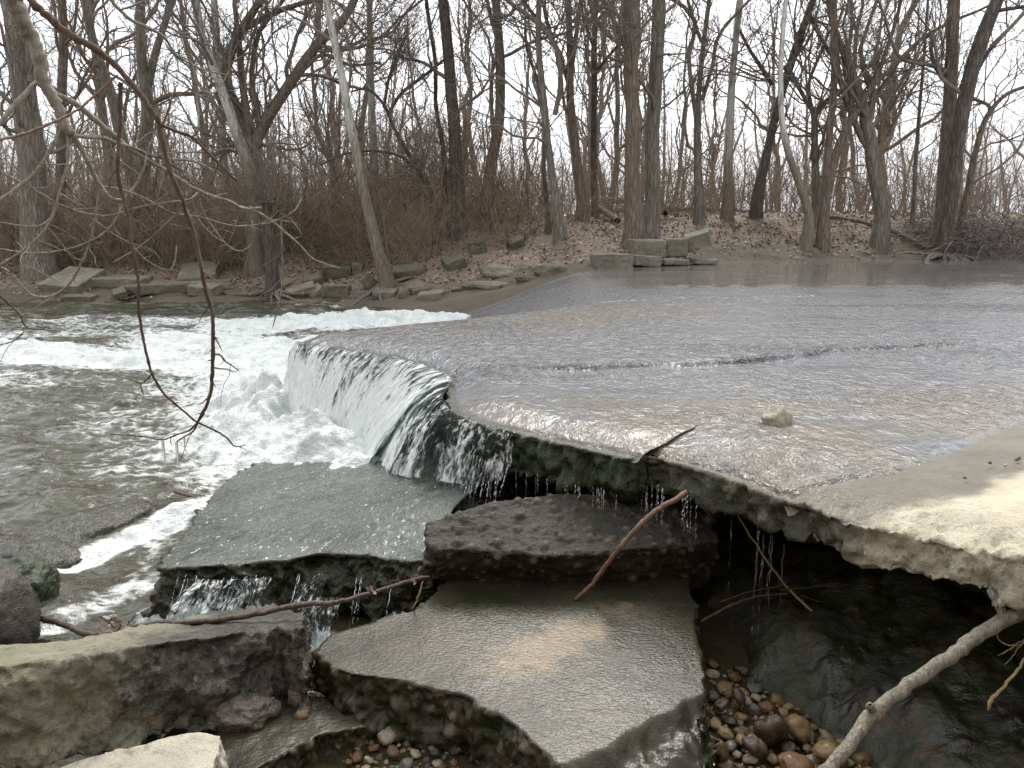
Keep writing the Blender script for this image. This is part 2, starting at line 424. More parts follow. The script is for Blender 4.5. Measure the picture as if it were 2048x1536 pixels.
# ---- water materials
def water_mat(name, foam, c_deep, c_shal, sc=1.0, bstr=0.5, calm=False):
    m = NT(name); p = m.pos(); sh = m.attr('shallow'); fo = m.attr('foam')
    n0 = m.noise(p, 2.2, 5, 0.6)
    base = m.mix(m.math('MULTIPLY', sh, m.rng(n0, 0.25, 0.6)), c_deep, c_shal)
    base = m.mix(m.attr('painted_dark'), base, (0.02, 0.018, 0.016))  # dark reflection along the step wave, painted into the water colour
    pf = m.map(p, (sc * 1.0, sc * 0.62, 1))
    h1 = m.noise(pf, 12, 4, 0.6, 0.5); h2 = m.noise(pf, 34, 2, 0.5, 0.3); h3 = m.noise(m.map(p, (0.5, 2.2, 1)), 3.0, 3, 0.5)
    st = m.attr('rip')
    b = m.n('Bump', {'Height': h1, 'Strength': m.math('MULTIPLY', st, bstr), 'Distance': 0.055}).outputs[0]
    b = m.n('Bump', {'Height': h2, 'Strength': m.math('MULTIPLY', st, bstr * 0.7), 'Distance': 0.02, 'Normal': b}).outputs[0]
    b = m.bump(h3, 0.12, 0.03, b)
    wsh = m.bsdf(base, m.rng(st, 0.0, 0.5, 0.02, 0.07), b, spec=0.5, ior=1.33)
    if not foam: return m.done(wsh)
    pw = m.n('VectorMath', {0: p, 1: m.n('VectorMath', {0: m.n('TexNoise', {'Vector': p, 'Scale': 3.0, 'Detail': 3}).outputs['Color'], 3: 0.3}, operation='SCALE').outputs[0]}, operation='ADD').outputs[0]
    f1 = m.math('ADD', m.math('MULTIPLY', m.noise(m.map(pw, (1.0, 1.9, 1)), 5.5, 6, 0.68), 0.7), m.math('MULTIPLY', m.noise(m.map(pw, (0.5, 2.4, 1)), 2.6, 5, 0.65), 0.3)); f2 = m.voro(m.map(pw, (1.0, 1.6, 1)), 13, 'Distance'); f3 = m.noise(p, 60, 3, 0.7)
    q = m.math('ADD', m.math('MULTIPLY', f1, 0.75), m.math('ADD', m.math('MULTIPLY', f2, 0.22), m.math('MULTIPLY', f3, 0.18)))
    thr = m.math('SUBTRACT', 0.93, m.math('MULTIPLY', fo, 0.72))
    k = m.rng(m.math('SUBTRACT', q, thr), -0.10, 0.13)
    fb = m.bump(m.noise(pf, 11, 6, 0.7), 1.0, 0.10); fb = m.bump(f3, 0.5, 0.01, fb)
    fcol = m.mix(m.rng(m.noise(pf, 9, 5, 0.65), 0.35, 0.62), (0.68, 0.72, 0.68), (0.86, 0.88, 0.86))
    fsh = m.bsdf(fcol, 0.55, fb, spec=0.3)
    mixs = m.n('MixShader', {0: k}); m.lk(mixs.inputs[1], wsh); m.lk(mixs.inputs[2], fsh)
    return m.done(mixs.outputs[0])
MAT_LOW = water_mat('pool_water', True, (0.030, 0.023, 0.009), (0.085, 0.09, 0.062), 0.7, 0.30)
MAT_RIV = water_mat('river_water', True, (0.145, 0.15, 0.158), (0.168, 0.148, 0.124), 1.25, 1.0)

# ---- lower pool
def gsum(Q, pts):
    r = np.zeros(len(Q))
    for line, rad, st in pts:
        d, _ = seg_dist(Q, line, False); r = np.maximum(r, st * np.exp(-(d / rad) ** 2))
    return r
Q, F = wedge_grid(1.2, 17.5, -1.25, 0.62, 0.0034)
FOAM = [([(-0.9, 11.0), (-1.3, 12.2), (-2.2, 12.6), (-4.0, 11.9)], 1.2, 1.0), ([(-3.5, 12.2), (-7.5, 12.6)], 1.0, 0.55),
        ([(-1.7, 7.6), (-3.2, 8.7), (-6.5, 9.7), (-13, 10.6)], 0.75, 0.98), ([(-1.4, 8.2), (-2.6, 9.6), (-4.5, 10.6)], 1.3, 0.85),
        ([(-2.1, 6.6), (-1.95, 6.0), (-1.6, 5.55), (-1.25, 5.2), (-1.0, 4.8)], 0.62, 1.1), ([(-2.6, 7.2), (-2.1, 6.0), (-1.6, 5.4)], 1.0, 0.72),
        ([(-3.2, 7.6), (-3.0, 6.4), (-2.3, 5.6)], 1.3, 0.45), ([(-4.5, 8.0), (-7, 8.2)], 1.0, 0.42),
        ([(-1.78, 4.55), (-1.98, 4.1), (-2.2, 3.6)], 0.13, 1.05), ([(-1.9, 3.9), (-1.75, 3.3), (-1.95, 3.0)], 0.16, 0.48),
        ([(-1.55, 3.05), (-1.1, 2.95), (-0.75, 2.85)], 0.10, 0.75), ([(-12, 6.5), (-5, 6.6)], 2.2, 0.33), ([(-4, 5.2), (-2.4, 4.6)], 0.9, 0.28), ([(-8, 11.2), (-5, 11.5)], 0.8, 0.5)]
fo = gsum(Q, FOAM)
Pq = np.stack([Q[:, 0], Q[:, 1], 0 * Q[:, 0]], 1); fo = np.clip(fo * (1 + 0.55 * fbm(Pq * np.array([0.9, 2.2, 1]), 4, 19, 0.6)) , 0, 1.1)
P3 = np.stack([Q[:, 0], Q[:, 1], 0 * Q[:, 0]], 1)
chop = 0.026 + 0.055 * sstep(0.3, 1.0, fo) + 0.02 * sstep(2, 9, Q[:, 1])
chop = chop * (0.35 + 0.65 * sstep(-0.2, -1.2, Q[:, 0] + 0.12 * (Q[:, 1] - 5)))
z = chop * (1.5 * fbm(P3 * np.array([2.2, 4.0, 1]), 4, 21, 0.55) + 0.6 * np.abs(fbm(P3 * np.array([5, 9, 1]), 3, 25)))
dr, _ = seg_dist(Q, [(-0.9, 10.6), (-1.3, 12.2), (-2.4, 12.7)], False)
z += 0.13 * np.exp(-(dr / 0.8) ** 2) * (0.6 + 1.5 * fbm(P3 * np.array([2.5, 2.5, 1]), 4, 31, 0.6))
dw, _ = seg_dist(Q, [(-2.1, 6.4), (-1.7, 5.6), (-1.3, 5.2), (-1.0, 4.8)], False)
z += 0.12 * np.exp(-(dw / 0.35) ** 2) * (0.6 + 1.0 * fbm(P3 * 4, 4, 33))
for mx_, my_, mr_, mh_ in ((-2.0, 6.15, 0.55, 0.24), (-1.6, 5.6, 0.42, 0.16), (-1.25, 5.2, 0.35, 0.09)):
    z += mh_ * np.exp(-((Q[:, 0] - mx_) ** 2 + (Q[:, 1] - my_) ** 2) / mr_ ** 2) * (0.9 + 0.9 * fbm(P3 * 3.5, 4, 35, 0.6))
z -= 0.03 * sstep(3.0, 2.4, Q[:, 1])                         # the gaps between the near slabs sit a little lower
sh = np.clip(0.25 + 0.5 * gsum(Q, [([(-9, 13.5), (-4, 13.8)], 2.5, 1), ([(-3, 7), (-8, 9)], 2.5, 1)]), 0, 1)
low = put('lower_pool', mesh_np('lower_pool', np.stack([Q[:, 0], Q[:, 1], z], 1), F, {'foam': fo, 'shallow': sh, 'rip': np.full(len(Q), 1.0), 'painted_dark': np.zeros(len(Q))}), MAT_LOW)
tag(low, 'churning brown pool with white foam below the dam', 'water', kind='structure')

# ---- the upper river, spread thinly over the apron
def river_z(Q, which):
    P3 = np.stack([Q[:, 0], Q[:, 1], 0 * Q[:, 0]], 1)
    if which == 'A':
        z = z_upper(Q); d, _ = seg_dist(Q, LIP, False)
    else:
        z = z_right(Q); d, _ = seg_dist(Q, EDGE, False)
    far = sstep(8.6, 10.4, Q[:, 1] - 0.10 * Q[:, 0]) * sstep(-0.5, 2.5, Q[:, 0])      # the still reach upstream
    z = z - 0.036 * (1 - sstep(0, 0.07, d)) + (0.003 if which == 'B' else 0)
    z = z + sstep(0, 0.25, d) * (1 - 0.7 * far) * (0.004 * fbm(P3 * np.array([4, 7, 1]), 4, 41, 0.6) + 0.004 * fbm(P3 * np.array([9, 5.5, 1]), 3, 43, 0.5))
    z = z + far * 0.010 * fbm(P3 * np.array([0.5, 1.6, 1]), 3, 47)
    cr = np.exp(-((Q[:, 1] - np.interp(Q[:, 0], [-0.3, 0.8, 1.6, 2.6, 3.4, 4.5], [4.75, 4.85, 5.1, 5.6, 5.75, 5.8])) / 0.05) ** 2) * sstep(-0.2, 0.3, Q[:, 0]) * sstep(4.6, 3.6, Q[:, 0])
    yl = np.interp(Q[:, 0], [-0.3, 0.8, 1.6, 2.6, 3.4, 4.5], [4.75, 4.85, 5.1, 5.6, 5.75, 5.8]) + 0.03 * fbm(P3 * 2.2, 3, 48)
    stp = sstep(-0.1, 0.5, Q[:, 0]) * sstep(4.6, 3.6, Q[:, 0]) * np.clip(0.6 + 1.2 * fbm(P3 * 1.5, 3, 50), 0, 1.1)
    z = z - 0.034 * stp * sstep(0.0, 0.03, yl - Q[:, 1]) * np.exp(-np.clip(yl - Q[:, 1], 0, None) / 0.45)
    if which == 'A':
        dc, _ = seg_dist(Q, CRACK, False); wc = 0.55 * (1 - sstep(0, 0.05, dc)); z = z + wc * (np.minimum(z, z_right(Q) + 0.008) - z)
    else: z = z - 0.035 * sstep(-0.06, 0.04, side(Q, SHORE))
    z = z - 0.012 * cr * (0.6 + 0.6 * fbm(P3 * 3, 3, 49))                             # a slight trough along the painted dark line
    return z, far, d, cr
mbV, mbF, mbA, off = [], [], {'foam': [], 'shallow': [], 'rip': [], 'painted_dark': []}, 0
polyA = [(x + 0.02 * (y > 3.7), y + 0.02 * (y < 4)) for x, y in LIP[:-1]] + LIP[-1:] + [(-1.72, 6.1), (-1.75, 7.5), (-1.8, 9), (-2.0, 11), (-2.3, 14.6), (-1.5, 16.5), (30, 26), (26, 13), (10, 7.6), (5.5, 5.45), (3.2, 4.05), (2.4, 3.53), (0.95, 3.53), (0.93, 3.49), (0.865, 3.42), (0.815, 3.335), (0.735, 3.265), (0.665, 3.175), (0.60, 3.125), (0.525, 3.07)]
polyB = [(x + 0.012, y + 0.03) for x, y in EDGE[:5]] + [(0.98, 2.56), (1.16, 2.60), (1.41, 2.62), (1.9, 2.96), (2.45, 3.40), (3.3, 3.98), (2.4, 3.60), (0.93, 3.60), (0.90, 3.51), (0.70, 3.255), (0.53, 3.10)]
for which, poly, g in (('A', polyA, wedge_grid(2.9, 26, -0.36, 2.3, 0.0034)), ('B', polyB, wedge_grid(2.3, 4.2, 0.1, 0.95, 0.0030))):
    Q, F = clip_grid(g[0], g[1], poly, lambda q: 0.0034 * np.maximum(q[:, 1], 1) * 1.0)
    z, far, d, cr = river_z(Q, which)
    edge_fo = gsum(Q, [([(-0.9, 10.9), (-1.3, 12.3)], 0.5, 0.9), ([(-0.15, 7.6), (-0.7, 7.15), (0.25, 7.9)], 0.16, 0.75), ([(-1.75, 6.2), (-1.4, 5.85)], 0.10, 0.45), ([(0.9, 8.4), (1.9, 8.9), (3.5, 9.1)], 0.22, 0.36)])
    P3 = np.stack([Q[:, 0], Q[:, 1], 0 * Q[:, 0]], 1)
    if which == 'B': edge_fo = np.maximum(edge_fo, 0.0)
    brown = np.maximum(np.exp(-((Q[:, 1] - 7.2 - 0.28 * Q[:, 0]) / 0.9) ** 2) * sstep(3.5, 1.0, Q[:, 0]), sstep(4.3, 3.5, Q[:, 1] - 0.12 * Q[:, 0]))
    brown = np.maximum(brown, far * 0.8)
    rip = (1 - 0.985 * far) * np.clip(0.85 + 1.3 * fbm(P3 * np.array([0.45, 1.5, 1]), 4, 57, 0.6), 0.25, 1.5)
    painted_dark = np.clip(cr * (0.55 + 1.2 * fbm(P3 * np.array([2.5, 2.5, 1]), 3, 58)), 0, 0.9) + 0.6 * np.exp(-((Q[:, 1] - 7.9 - 0.05 * Q[:, 0] - 0.1 * fbm(P3, 2, 59)) / 0.05) ** 2) * sstep(2.5, 3.2, Q[:, 0]) * sstep(4.3, 3.6, Q[:, 0])
    mbV.append(np.stack([Q[:, 0], Q[:, 1], z], 1)); mbF.append(F + off); off += len(Q)
    mbA['foam'].append(edge_fo); mbA['shallow'].append(brown); mbA['rip'].append(rip); mbA['painted_dark'].append(painted_dark)
riv = put('river', mesh_np('river', np.concatenate(mbV), np.concatenate(mbF), {k: np.concatenate(v) for k, v in mbA.items()}), MAT_RIV)
tag(riv, 'shallow rippling river sliding over the concrete apron', 'water', kind='structure')

# ---- bed under the near rocks and the dark hollow under the apron; unseen near bank behind the viewer, raised high to shade front faces
Q, F = wedge_grid(0.4, 9, -1.6, 2.2, 0.012)
poly_ap = LIP + BACK[1:] + [(14, 9), (14, 0.3), (1.9, 0.6)] + EDGE[::-1]
dd, _ = seg_dist(Q, poly_ap); sdv = np.where(inside(Q, poly_ap), dd, -dd)
P3 = np.stack([Q[:, 0], Q[:, 1], 0 * Q[:, 0]], 1)
z = -0.10 + 0.62 * sstep(0.45, 1.0, sdv) + 0.03 * fbm(P3 * 3, 4, 51) - 0.25 * sstep(-1.2, -2.2, Q[:, 0] - 0.0 * Q[:, 1]) * sstep(2.4, 3.2, Q[:, 1]) - 0.3 * sstep(4.2, 5.0, Q[:, 1]) * sstep(0.2, -0.2, sdv)
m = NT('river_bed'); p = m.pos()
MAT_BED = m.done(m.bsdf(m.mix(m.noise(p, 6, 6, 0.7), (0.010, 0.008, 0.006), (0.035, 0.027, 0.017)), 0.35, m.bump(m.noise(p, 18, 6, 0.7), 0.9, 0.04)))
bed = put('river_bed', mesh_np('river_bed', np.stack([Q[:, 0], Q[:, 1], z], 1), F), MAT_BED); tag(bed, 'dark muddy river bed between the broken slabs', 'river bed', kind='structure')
xs = np.linspace(-12, 14, 110); ys = np.linspace(-14, 0.9, 70); X, Y = np.meshgrid(xs, ys)
Z = -0.12 + 6.0 * sstep(0.3, -4.8, Y) + 0.15 * fbm(np.stack([X, Y, 0 * X], -1) * 0.9, 4, 61) * sstep(0.8, 0, Y)
Z = np.where(np.abs(Y) < 0.9, np.minimum(Z, 0.75), Z)
i = (np.arange(len(ys) - 1)[:, None] * len(xs) + np.arange(len(xs) - 1)[None, :]).reshape(-1)
nb_ = put('unseen_near_bank', mesh_np('unseen_near_bank', np.stack([X, Y, Z], -1).reshape(-1, 3), np.stack([i, i + 1, i + len(xs) + 1, i + len(xs)], 1), {'shore': np.full(X.size, 3.0)}), MAT_BANK)
tag(nb_, 'unseen leafy near bank behind the viewer, built high to shade the slab fronts', 'bank', kind='structure')

# ================================================================== CONCRETE
M_WETMOSS = mat_rock('wet_mossy_concrete', (0.026, 0.024, 0.017), (0.052, 0.047, 0.035), (0.02, 0.024, 0.012), rough=0.5, moss=1.0, mosscol=(0.014, 0.022, 0.006), wet=0.3, bump=0.8)
M_DARK = mat_rock('dark_gravel_concrete', (0.026, 0.022, 0.017), (0.05, 0.043, 0.033), (0.016, 0.014, 0.011), rough=0.7, wet=0.25, moss=0.2, bump=0.9, spec=0.25)
# centre slab: smooth wet trowelled top, mossy broken edges
m = NT('wet_slab_top'); p = m.pos(); tw = m.attr('topw'); pm = m.attr('peb'); pid = m.attr('pebid')
a = m.noise(p, 2.6, 5, 0.6); b = m.noise(p, 30, 4, 0.6); pc = m.map(p, (1.0, 1.6, 1)); c = m.noise(pc, 62, 3, 0.6, 0.4)
topc = m.mix(m.rng(a, 0.35, 0.62), (0.024, 0.022, 0.014), (0.046, 0.040, 0.026)); c0_ = PZ(1105, 1285, 0.2); dv = m.map(m.map(m.n('VectorMath', {0: p, 1: tuple(c0_)}, operation='SUBTRACT').outputs[0], (1, 1, 0), (0, 0, -0.75)), (1 / 0.30, 1 / 0.11, 0.0)); rr_ = m.n('VectorMath', {0: dv}, operation='LENGTH').outputs['Value']; topc = m.mix(m.math('MULTIPLY', m.rng(m.math('ADD', rr_, m.math('MULTIPLY', m.math('SUBTRACT', m.noise(p, 5.5, 6, 0.7), 0.5), 3.4)), 1.35, 0.45), 0.75), topc, (0.17, 0.122, 0.068)); sp_ = m.voro(p, 55, 'Distance'); topc = m.mix(m.math('MULTIPLY', m.rng(sp_, 0.16, 0.08), m.rng(m.noise(p, 13, 3), 0.5, 0.6)), topc, (0.17, 0.14, 0.10)); topc = m.mix(m.math('MULTIPLY', m.rng(m.noise(p, 3.6, 6, 0.7), 0.52, 0.64), 0.7), topc, (0.018, 0.021, 0.010))  # tan ellipse paints a warm sun glint into the wet top
sidec = m.mix(m.rng(b, 0.4, 0.6), (0.022, 0.022, 0.012), (0.06, 0.05, 0.034)); sidec = m.mix(m.rng(m.noise(p, 9, 5, 0.7), 0.45, 0.6), sidec, (0.017, 0.023, 0.007))
gr = m.ramp(pid, [(0, (0.05, 0.045, 0.04)), (0.3, (0.17, 0.12, 0.075)), (0.6, (0.09, 0.085, 0.08)), (1, (0.22, 0.17, 0.11))])
sidec = m.mix(m.math('MULTIPLY', pm, 0.6), sidec, gr)
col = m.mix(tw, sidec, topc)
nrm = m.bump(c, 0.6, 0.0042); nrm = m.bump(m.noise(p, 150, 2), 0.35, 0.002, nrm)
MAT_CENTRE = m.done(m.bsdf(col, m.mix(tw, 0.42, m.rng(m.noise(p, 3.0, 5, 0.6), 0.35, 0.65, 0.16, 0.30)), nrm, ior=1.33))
# slab under the fall: grey-green film of running water
m = NT('washed_slab'); p = m.pos(); tw = m.attr('topw')
fl = m.map(p, (1.6, 0.8, 1), (0, 0, 0.35)); a = m.noise(p, 3, 5, 0.6); b = m.noise(fl, 24, 5, 0.65, 0.5); c = m.noise(p, 70, 3, 0.6); v = m.voro(p, 42, 'Distance')
topc = m.mix(m.rng(a, 0.3, 0.7), (0.06, 0.068, 0.058), (0.105, 0.115, 0.10)); topc = m.mix(m.math('MULTIPLY', m.rng(m.noise(fl, 7, 5, 0.65), 0.52, 0.66), 0.75), topc, (0.03, 0.038, 0.016)); topc = m.mix(m.math('MULTIPLY', m.rng(m.math('ADD', m.noise(fl, 26, 5, 0.7), m.math('MULTIPLY', m.noise(p, 2.2, 3), 0.25)), 0.74, 0.80), m.math('MULTIPLY', tw, 0.8)), topc, (0.6, 0.64, 0.62))
sidec = m.mix(m.rng(c, 0.4, 0.6), (0.016, 0.018, 0.008), (0.05, 0.046, 0.03))
nrm = m.bump(b, 0.6, 0.02); nrm = m.bump(c, 0.5, 0.006, nrm); nrm = m.bump(m.rng(v, 0.25, 0.0), 0.35, 0.008, nrm)
MAT_WASH = m.done(m.bsdf(m.mix(tw, sidec, topc), 0.14, nrm, ior=1.34))
# dry to wet pale concrete of the right-hand slab
m = NT('pale_concrete'); p = m.pos(); wet = m.attr('wet'); ed = m.attr('rough_edge'); mo = m.attr('mossy')
a = m.noise(p, 4, 6, 0.65); b = m.noise(p, 40, 5, 0.7); c = m.noise(p, 130, 3, 0.7)
dry = m.mix(m.rng(a, 0.35, 0.65), (0.40, 0.36, 0.265), (0.55, 0.50, 0.38)); dry = m.mix(m.rng(b, 0.56, 0.75), dry, (0.27, 0.24, 0.18))
wetc = m.mix(m.rng(a, 0.3, 0.7), (0.10, 0.082, 0.055), (0.17, 0.145, 0.10))
wn = m.rng(m.math('ADD', wet, m.math('MULTIPLY', m.math('SUBTRACT', m.noise(p, 5, 6, 0.65), 0.5), 1.1)), 0.35, 0.65)
col = m.mix(wn, dry, wetc)
pit = m.math('MULTIPLY', m.rng(m.noise(m.map(p, (1, 1.8, 1)), 58, 4, 0.7), 0.50, 0.66), ed)
col = m.mix(m.math('MULTIPLY', pit, 0.5), col, (0.12, 0.115, 0.095))
gm = m.math('MULTIPLY', mo, m.rng(m.noise(p, 14, 5, 0.7), 0.3, 0.5)); col = m.mix(gm, col, m.mix(m.noise(p, 36, 3), (0.016, 0.024, 0.008), (0.06, 0.055, 0.03)))
nrm = m.bump(b, 0.8, 0.018); nrm = m.bump(c, 0.6, 0.005, nrm); nrm = m.bump(pit, -0.8, 0.02, nrm)
MAT_PALE = m.done(m.bsdf(col, m.mix(wn, 0.9, 0.34), nrm))

# ---- the apron: two broken slabs with a crack between them
def A3(Q, z): return [np.array([q[0], q[1], z]) for q in Q]
left_poly = LIP + [(-1.3, 6.5), (-0.8, 6.85), (-0.1, 7.4), (1.0, 7.4), (1.0, 3.5), (0.90, 3.49), (0.71, 3.245)]
def hook_left(P, N, top):
    Q = P[:, :2]; d, _ = seg_dist(Q, LIP, False)
    P = P.copy(); P[:, 2] += zlip(Q) - 0.07 * sstep(0.45, 0.75, d) * sstep(3.7, 4.1, Q[:, 1])
    hang = (1 - top) * sstep(0.75, 0.55, P[:, 2]) * (d < 0.3)
    P[:, 2] -= hang * 0.05 * np.abs(fbm(np.stack([P[:, 0] * 14, P[:, 1] * 14, P[:, 2] * 2], 1), 3, 77))
    return P
ap_l = slab('apron_slab', A3(left_poly, 0.752), (0, 0, -0.20), 0.017, M_WETMOSS, 'mossy-edged concrete apron slab that the river pours over, left of the crack', 'concrete slab', seed=11, jag=0.02, jfreq=5, top_amp=0.002, side_amp=0.06, freq=9, streak=0.05, hook=hook_left)
right_poly = EDGE + [(1.75, 1.45), (2.6, 0.9), (5.5, 0.9), (5.5, 5.6), (2.4, 5.6), (1.02, 5.6), (1.0, 3.5), (0.93, 3.485), (0.73, 3.235), (0.565, 3.072)]
def sh_sd(Q): return side(Q, SHORE)          # >0 on the dry side
def hook_right(P, N, top):
    P = P.copy(); Q = P[:, :2]; sdv = sh_sd(Q); d, _ = seg_dist(Q, EDGE, False)
    tgt = z_right(Q) - 0.014 + 0.09 * sstep(-0.1, 0.9, sdv) * 1.0 + 0.012 * sstep(-0.05, 0.1, sdv) - 0.03 * (1 - sstep(0, 0.16, d)) * sstep(0.9, 1.3, P[:, 0])
    P[:, 2] += tgt - 0.70 - 0.07 * sstep(-0.25, -0.5, sdv) * sstep(3.7, 4.0, Q[:, 1])
    P = P + N * ((1 - top) * (0.018 * fbm(P * 24, 4, 86, 0.6) - 0.022 * np.abs(fbm(P * 13, 4, 87, 0.6))))[:, None]
    rough_ = sstep(0.34, 0.05, d) * sstep(0.85, 1.15, P[:, 0]) * top
    P[:, 2] += rough_ * 0.034 * (fbm(P * 16, 5, 88, 0.6) - np.abs(fbm(P * 30, 3, 89)))
    return P
ap_r = slab('apron_slab', A3(right_poly, 0.70), (0, 0, -0.155), 0.016, MAT_PALE, 'pale cream concrete slab, dry at the right and overhanging a dark hollow', 'concrete slab', seed=14, jag=0.022, jfreq=6, top_amp=0.004, side_amp=0.05, freq=9, hook=hook_right)
me = ap_r.data; n = len(me.vertices); co = np.empty(n * 3, np.float32); me.vertices.foreach_get('co', co); P = co.reshape(-1, 3).astype(float)
sdv = sh_sd(P[:, :2]); d, _ = seg_dist(P[:, :2], EDGE, False)
tw = np.empty(n, np.float32); me.attributes['topw'].data.foreach_get('value', tw)
for nm, a in (('wet', sstep(0.42, 0.05, sdv) * sstep(1.55, 1.15, P[:, 0] - 0.4 * (P[:, 1] - 2.2))), ('rough_edge', sstep(0.4, 0.1, d) * sstep(0.85, 1.05, P[:, 0])), ('mossy', (1 - tw) * sstep(1.22, 0.95, P[:, 0]))):
    if nm == 'wet': a = np.maximum(a, sstep(0.5, 0.1, sdv))
    at = me.attributes.new(nm, 'FLOAT', 'POINT'); at.data.foreach_set('value', a.astype(np.float32))

# ---- slabs in the foreground
cs = [PZ(px, py, 0.12, 0, 0.03) for px, py in ((633, 1292), (662, 1264), (760, 1236), (840, 1214), (900, 1150), (1100, 1105), (1340, 1105), (1378, 1132), (1390, 1200), (1402, 1290), (1418, 1400), (1424, 1536), (1420, 1575), (1150, 1560), (1090, 1512), (1045, 1462), (985, 1424), (930, 1392), (862, 1384), (800, 1360), (700, 1350), (660, 1335), (640, 1316))]
cut = np.array([PZ(1130, 1530, 0.17)[:2], PZ(1300, 1452, 0.17)[:2], PZ(1440, 1375, 0.18)[:2]])
def hook_c(P, N, top):
    P = P.copy(); s = side(P[:, :2], cut)        # right-hand (near) side is broken lower
    s = s + 0.03 * fbm(P * 11, 4, 91); k = sstep(-0.005, 0.06, s)
    P[:, 2] -= k * top * (0.035 + 0.03 * fbm(P * 14, 5, 92, 0.6) + 0.02 * np.abs(fbm(P * 30, 3, 93)))
    P[:, 2] -= k * top * 0.10 * sstep(0.05, 0.35, s)
    return P
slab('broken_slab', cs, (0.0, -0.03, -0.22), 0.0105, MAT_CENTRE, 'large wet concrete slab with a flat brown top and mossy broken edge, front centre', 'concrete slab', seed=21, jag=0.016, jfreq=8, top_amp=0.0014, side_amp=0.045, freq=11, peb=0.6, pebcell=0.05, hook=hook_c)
bk = [PZ(px, py, -0.63, 0, 0.35) for px, py in ((985, 1000), (1100, 990), (1212, 985), (1300, 1000), (1420, 1012), (1440, 1085), (1330, 1098), (1200, 1108), (1000, 1108), (868, 1104), (850, 1082), (852, 1045), (900, 1030))]
slab('concrete_block', bk, (0.0, 0.15, -0.27), 0.0105, M_DARK, 'dark gravelly concrete block lying on the back edge of the flat brown slab', 'concrete block', seed=31, jag=0.012, jfreq=9, top_amp=0.016, side_amp=0.016, freq=8, peb=0.85, pebcell=0.045, pebtop=True)
def tilt_up(x, y): return 0.14 * sstep(-1.0, -0.25, x) * sstep(3.0, 3.6, y)
def hook_t(P, N, top):
    P = P.copy(); P[:, 2] += tilt_up(P[:, 0], P[:, 1]); return P
tl = [PZ(px, py, 0.528, 0.065, -0.07) for px, py in ((535, 918), (620, 908), (760, 905), (960, 900), (1060, 985), (1000, 1000), (905, 1060), (870, 1120), (800, 1118), (640, 1108), (560, 1122), (440, 1128), (322, 1134), (345, 1090), (380, 1050), (430, 980), (470, 945))]
slab('tilted_slab', tl, (-0.02, -0.09, -0.26), 0.0125, MAT_WASH, 'grey-green tilted slab washed by the waterfall, left of the dark block', 'concrete slab', seed=41, jag=0.03, jfreq=5, top_amp=0.008, side_amp=0.085, freq=8, peb=0.6, pebcell=0.05, streak=0.02, hook=hook_t)
M_LEFT = mat_rock('lichened_concrete', (0.075, 0.068, 0.05), (0.14, 0.125, 0.09), (0.04, 0.038, 0.026), rough=0.8, wet=0.3, moss=0.75, mosscol=(0.03, 0.032, 0.014), bump=0.9)
m = NT('lichened_block'); p = m.pos()
a = m.noise(p, 6, 6, 0.65); b = m.noise(p, 34, 5, 0.7); c = m.noise(p, 120, 3, 0.7)
dryk = m.rng(m.math('ADD', m.n('SeparateXYZ', {0: p}).outputs[0], m.math('MULTIPLY', m.math('SUBTRACT', a, 0.5), 1.1)), -1.08, -1.32)
wc = m.mix(m.rng(a, 0.35, 0.65), (0.028, 0.024, 0.016), (0.075, 0.064, 0.045)); wc = m.mix(m.rng(b, 0.48, 0.60), wc, (0.012, 0.011, 0.006))
dc = m.mix(m.rng(a, 0.35, 0.65), (0.17, 0.165, 0.105), (0.26, 0.235, 0.165)); dc = m.mix(m.rng(b, 0.52, 0.7), dc, (0.11, 0.115, 0.06))
col = m.mix(dryk, wc, dc); pid = m.attr('pebid'); col = m.mix(m.math('MULTIPLY', m.attr('peb'), 0.6), col, m.ramp(pid, [(0, (0.05, 0.045, 0.04)), (0.6, (0.13, 0.1, 0.07)), (0.85, (0.2, 0.14, 0.08)), (1, (0.36, 0.2, 0.07))]))
nrm = m.bump(b, 0.9, 0.02); nrm = m.bump(c, 0.7, 0.005, nrm)
MAT_LBLOCK = m.done(m.bsdf(col, m.mix(dryk, 0.38, 0.85), nrm))
lb = [PZ(px, py, 1.08, 0, -0.32) for px, py in ((-120, 1360), (0, 1330), (150, 1312), (300, 1285), (430, 1272), (560, 1250), (612, 1258), (600, 1222), (560, 1212), (430, 1222), (300, 1248), (150, 1275), (0, 1290), (-120, 1310))]
slab('concrete_block', lb, (0.02, -0.13, -0.27), 0.011, MAT_LBLOCK, 'long rough concrete block with greenish lichen at its left end, front left', 'concrete block', seed=51, jag=0.02, jfreq=6, top_amp=0.012, side_amp=0.05, freq=7, peb=0.55, pebcell=0.05)
ps = [PZ(px, py, 0.15, 0, 0.01) for px, py in ((40, 1600), (110, 1535), (180, 1512), (240, 1498), (330, 1476), (405, 1463), (440, 1468), (436, 1510), (432, 1570), (420, 1640), (200, 1660))]
M_PALE2 = mat_rock('pale_rough_stone', (0.36, 0.33, 0.26), (0.47, 0.43, 0.34), (0.22, 0.20, 0.16), rough=0.9, bump=0.7, peb=False)
slab('pale_slab', ps, (0.0, 0.02, -0.16), 0.008, M_PALE2, 'pale dry slab lying at the bottom left corner in front of the rough block', 'concrete slab', seed=61, jag=0.014, jfreq=10, top_amp=0.006, side_amp=0.025, freq=10)
bs = [PZ(px, py, 0.05, 0, 0.005) for px, py in ((548, 1404), (600, 1384), (650, 1390), (690, 1428), (742, 1452), (650, 1466), (570, 1500), (505, 1545), (470, 1600), (425, 1580), (420, 1500), (440, 1450))]
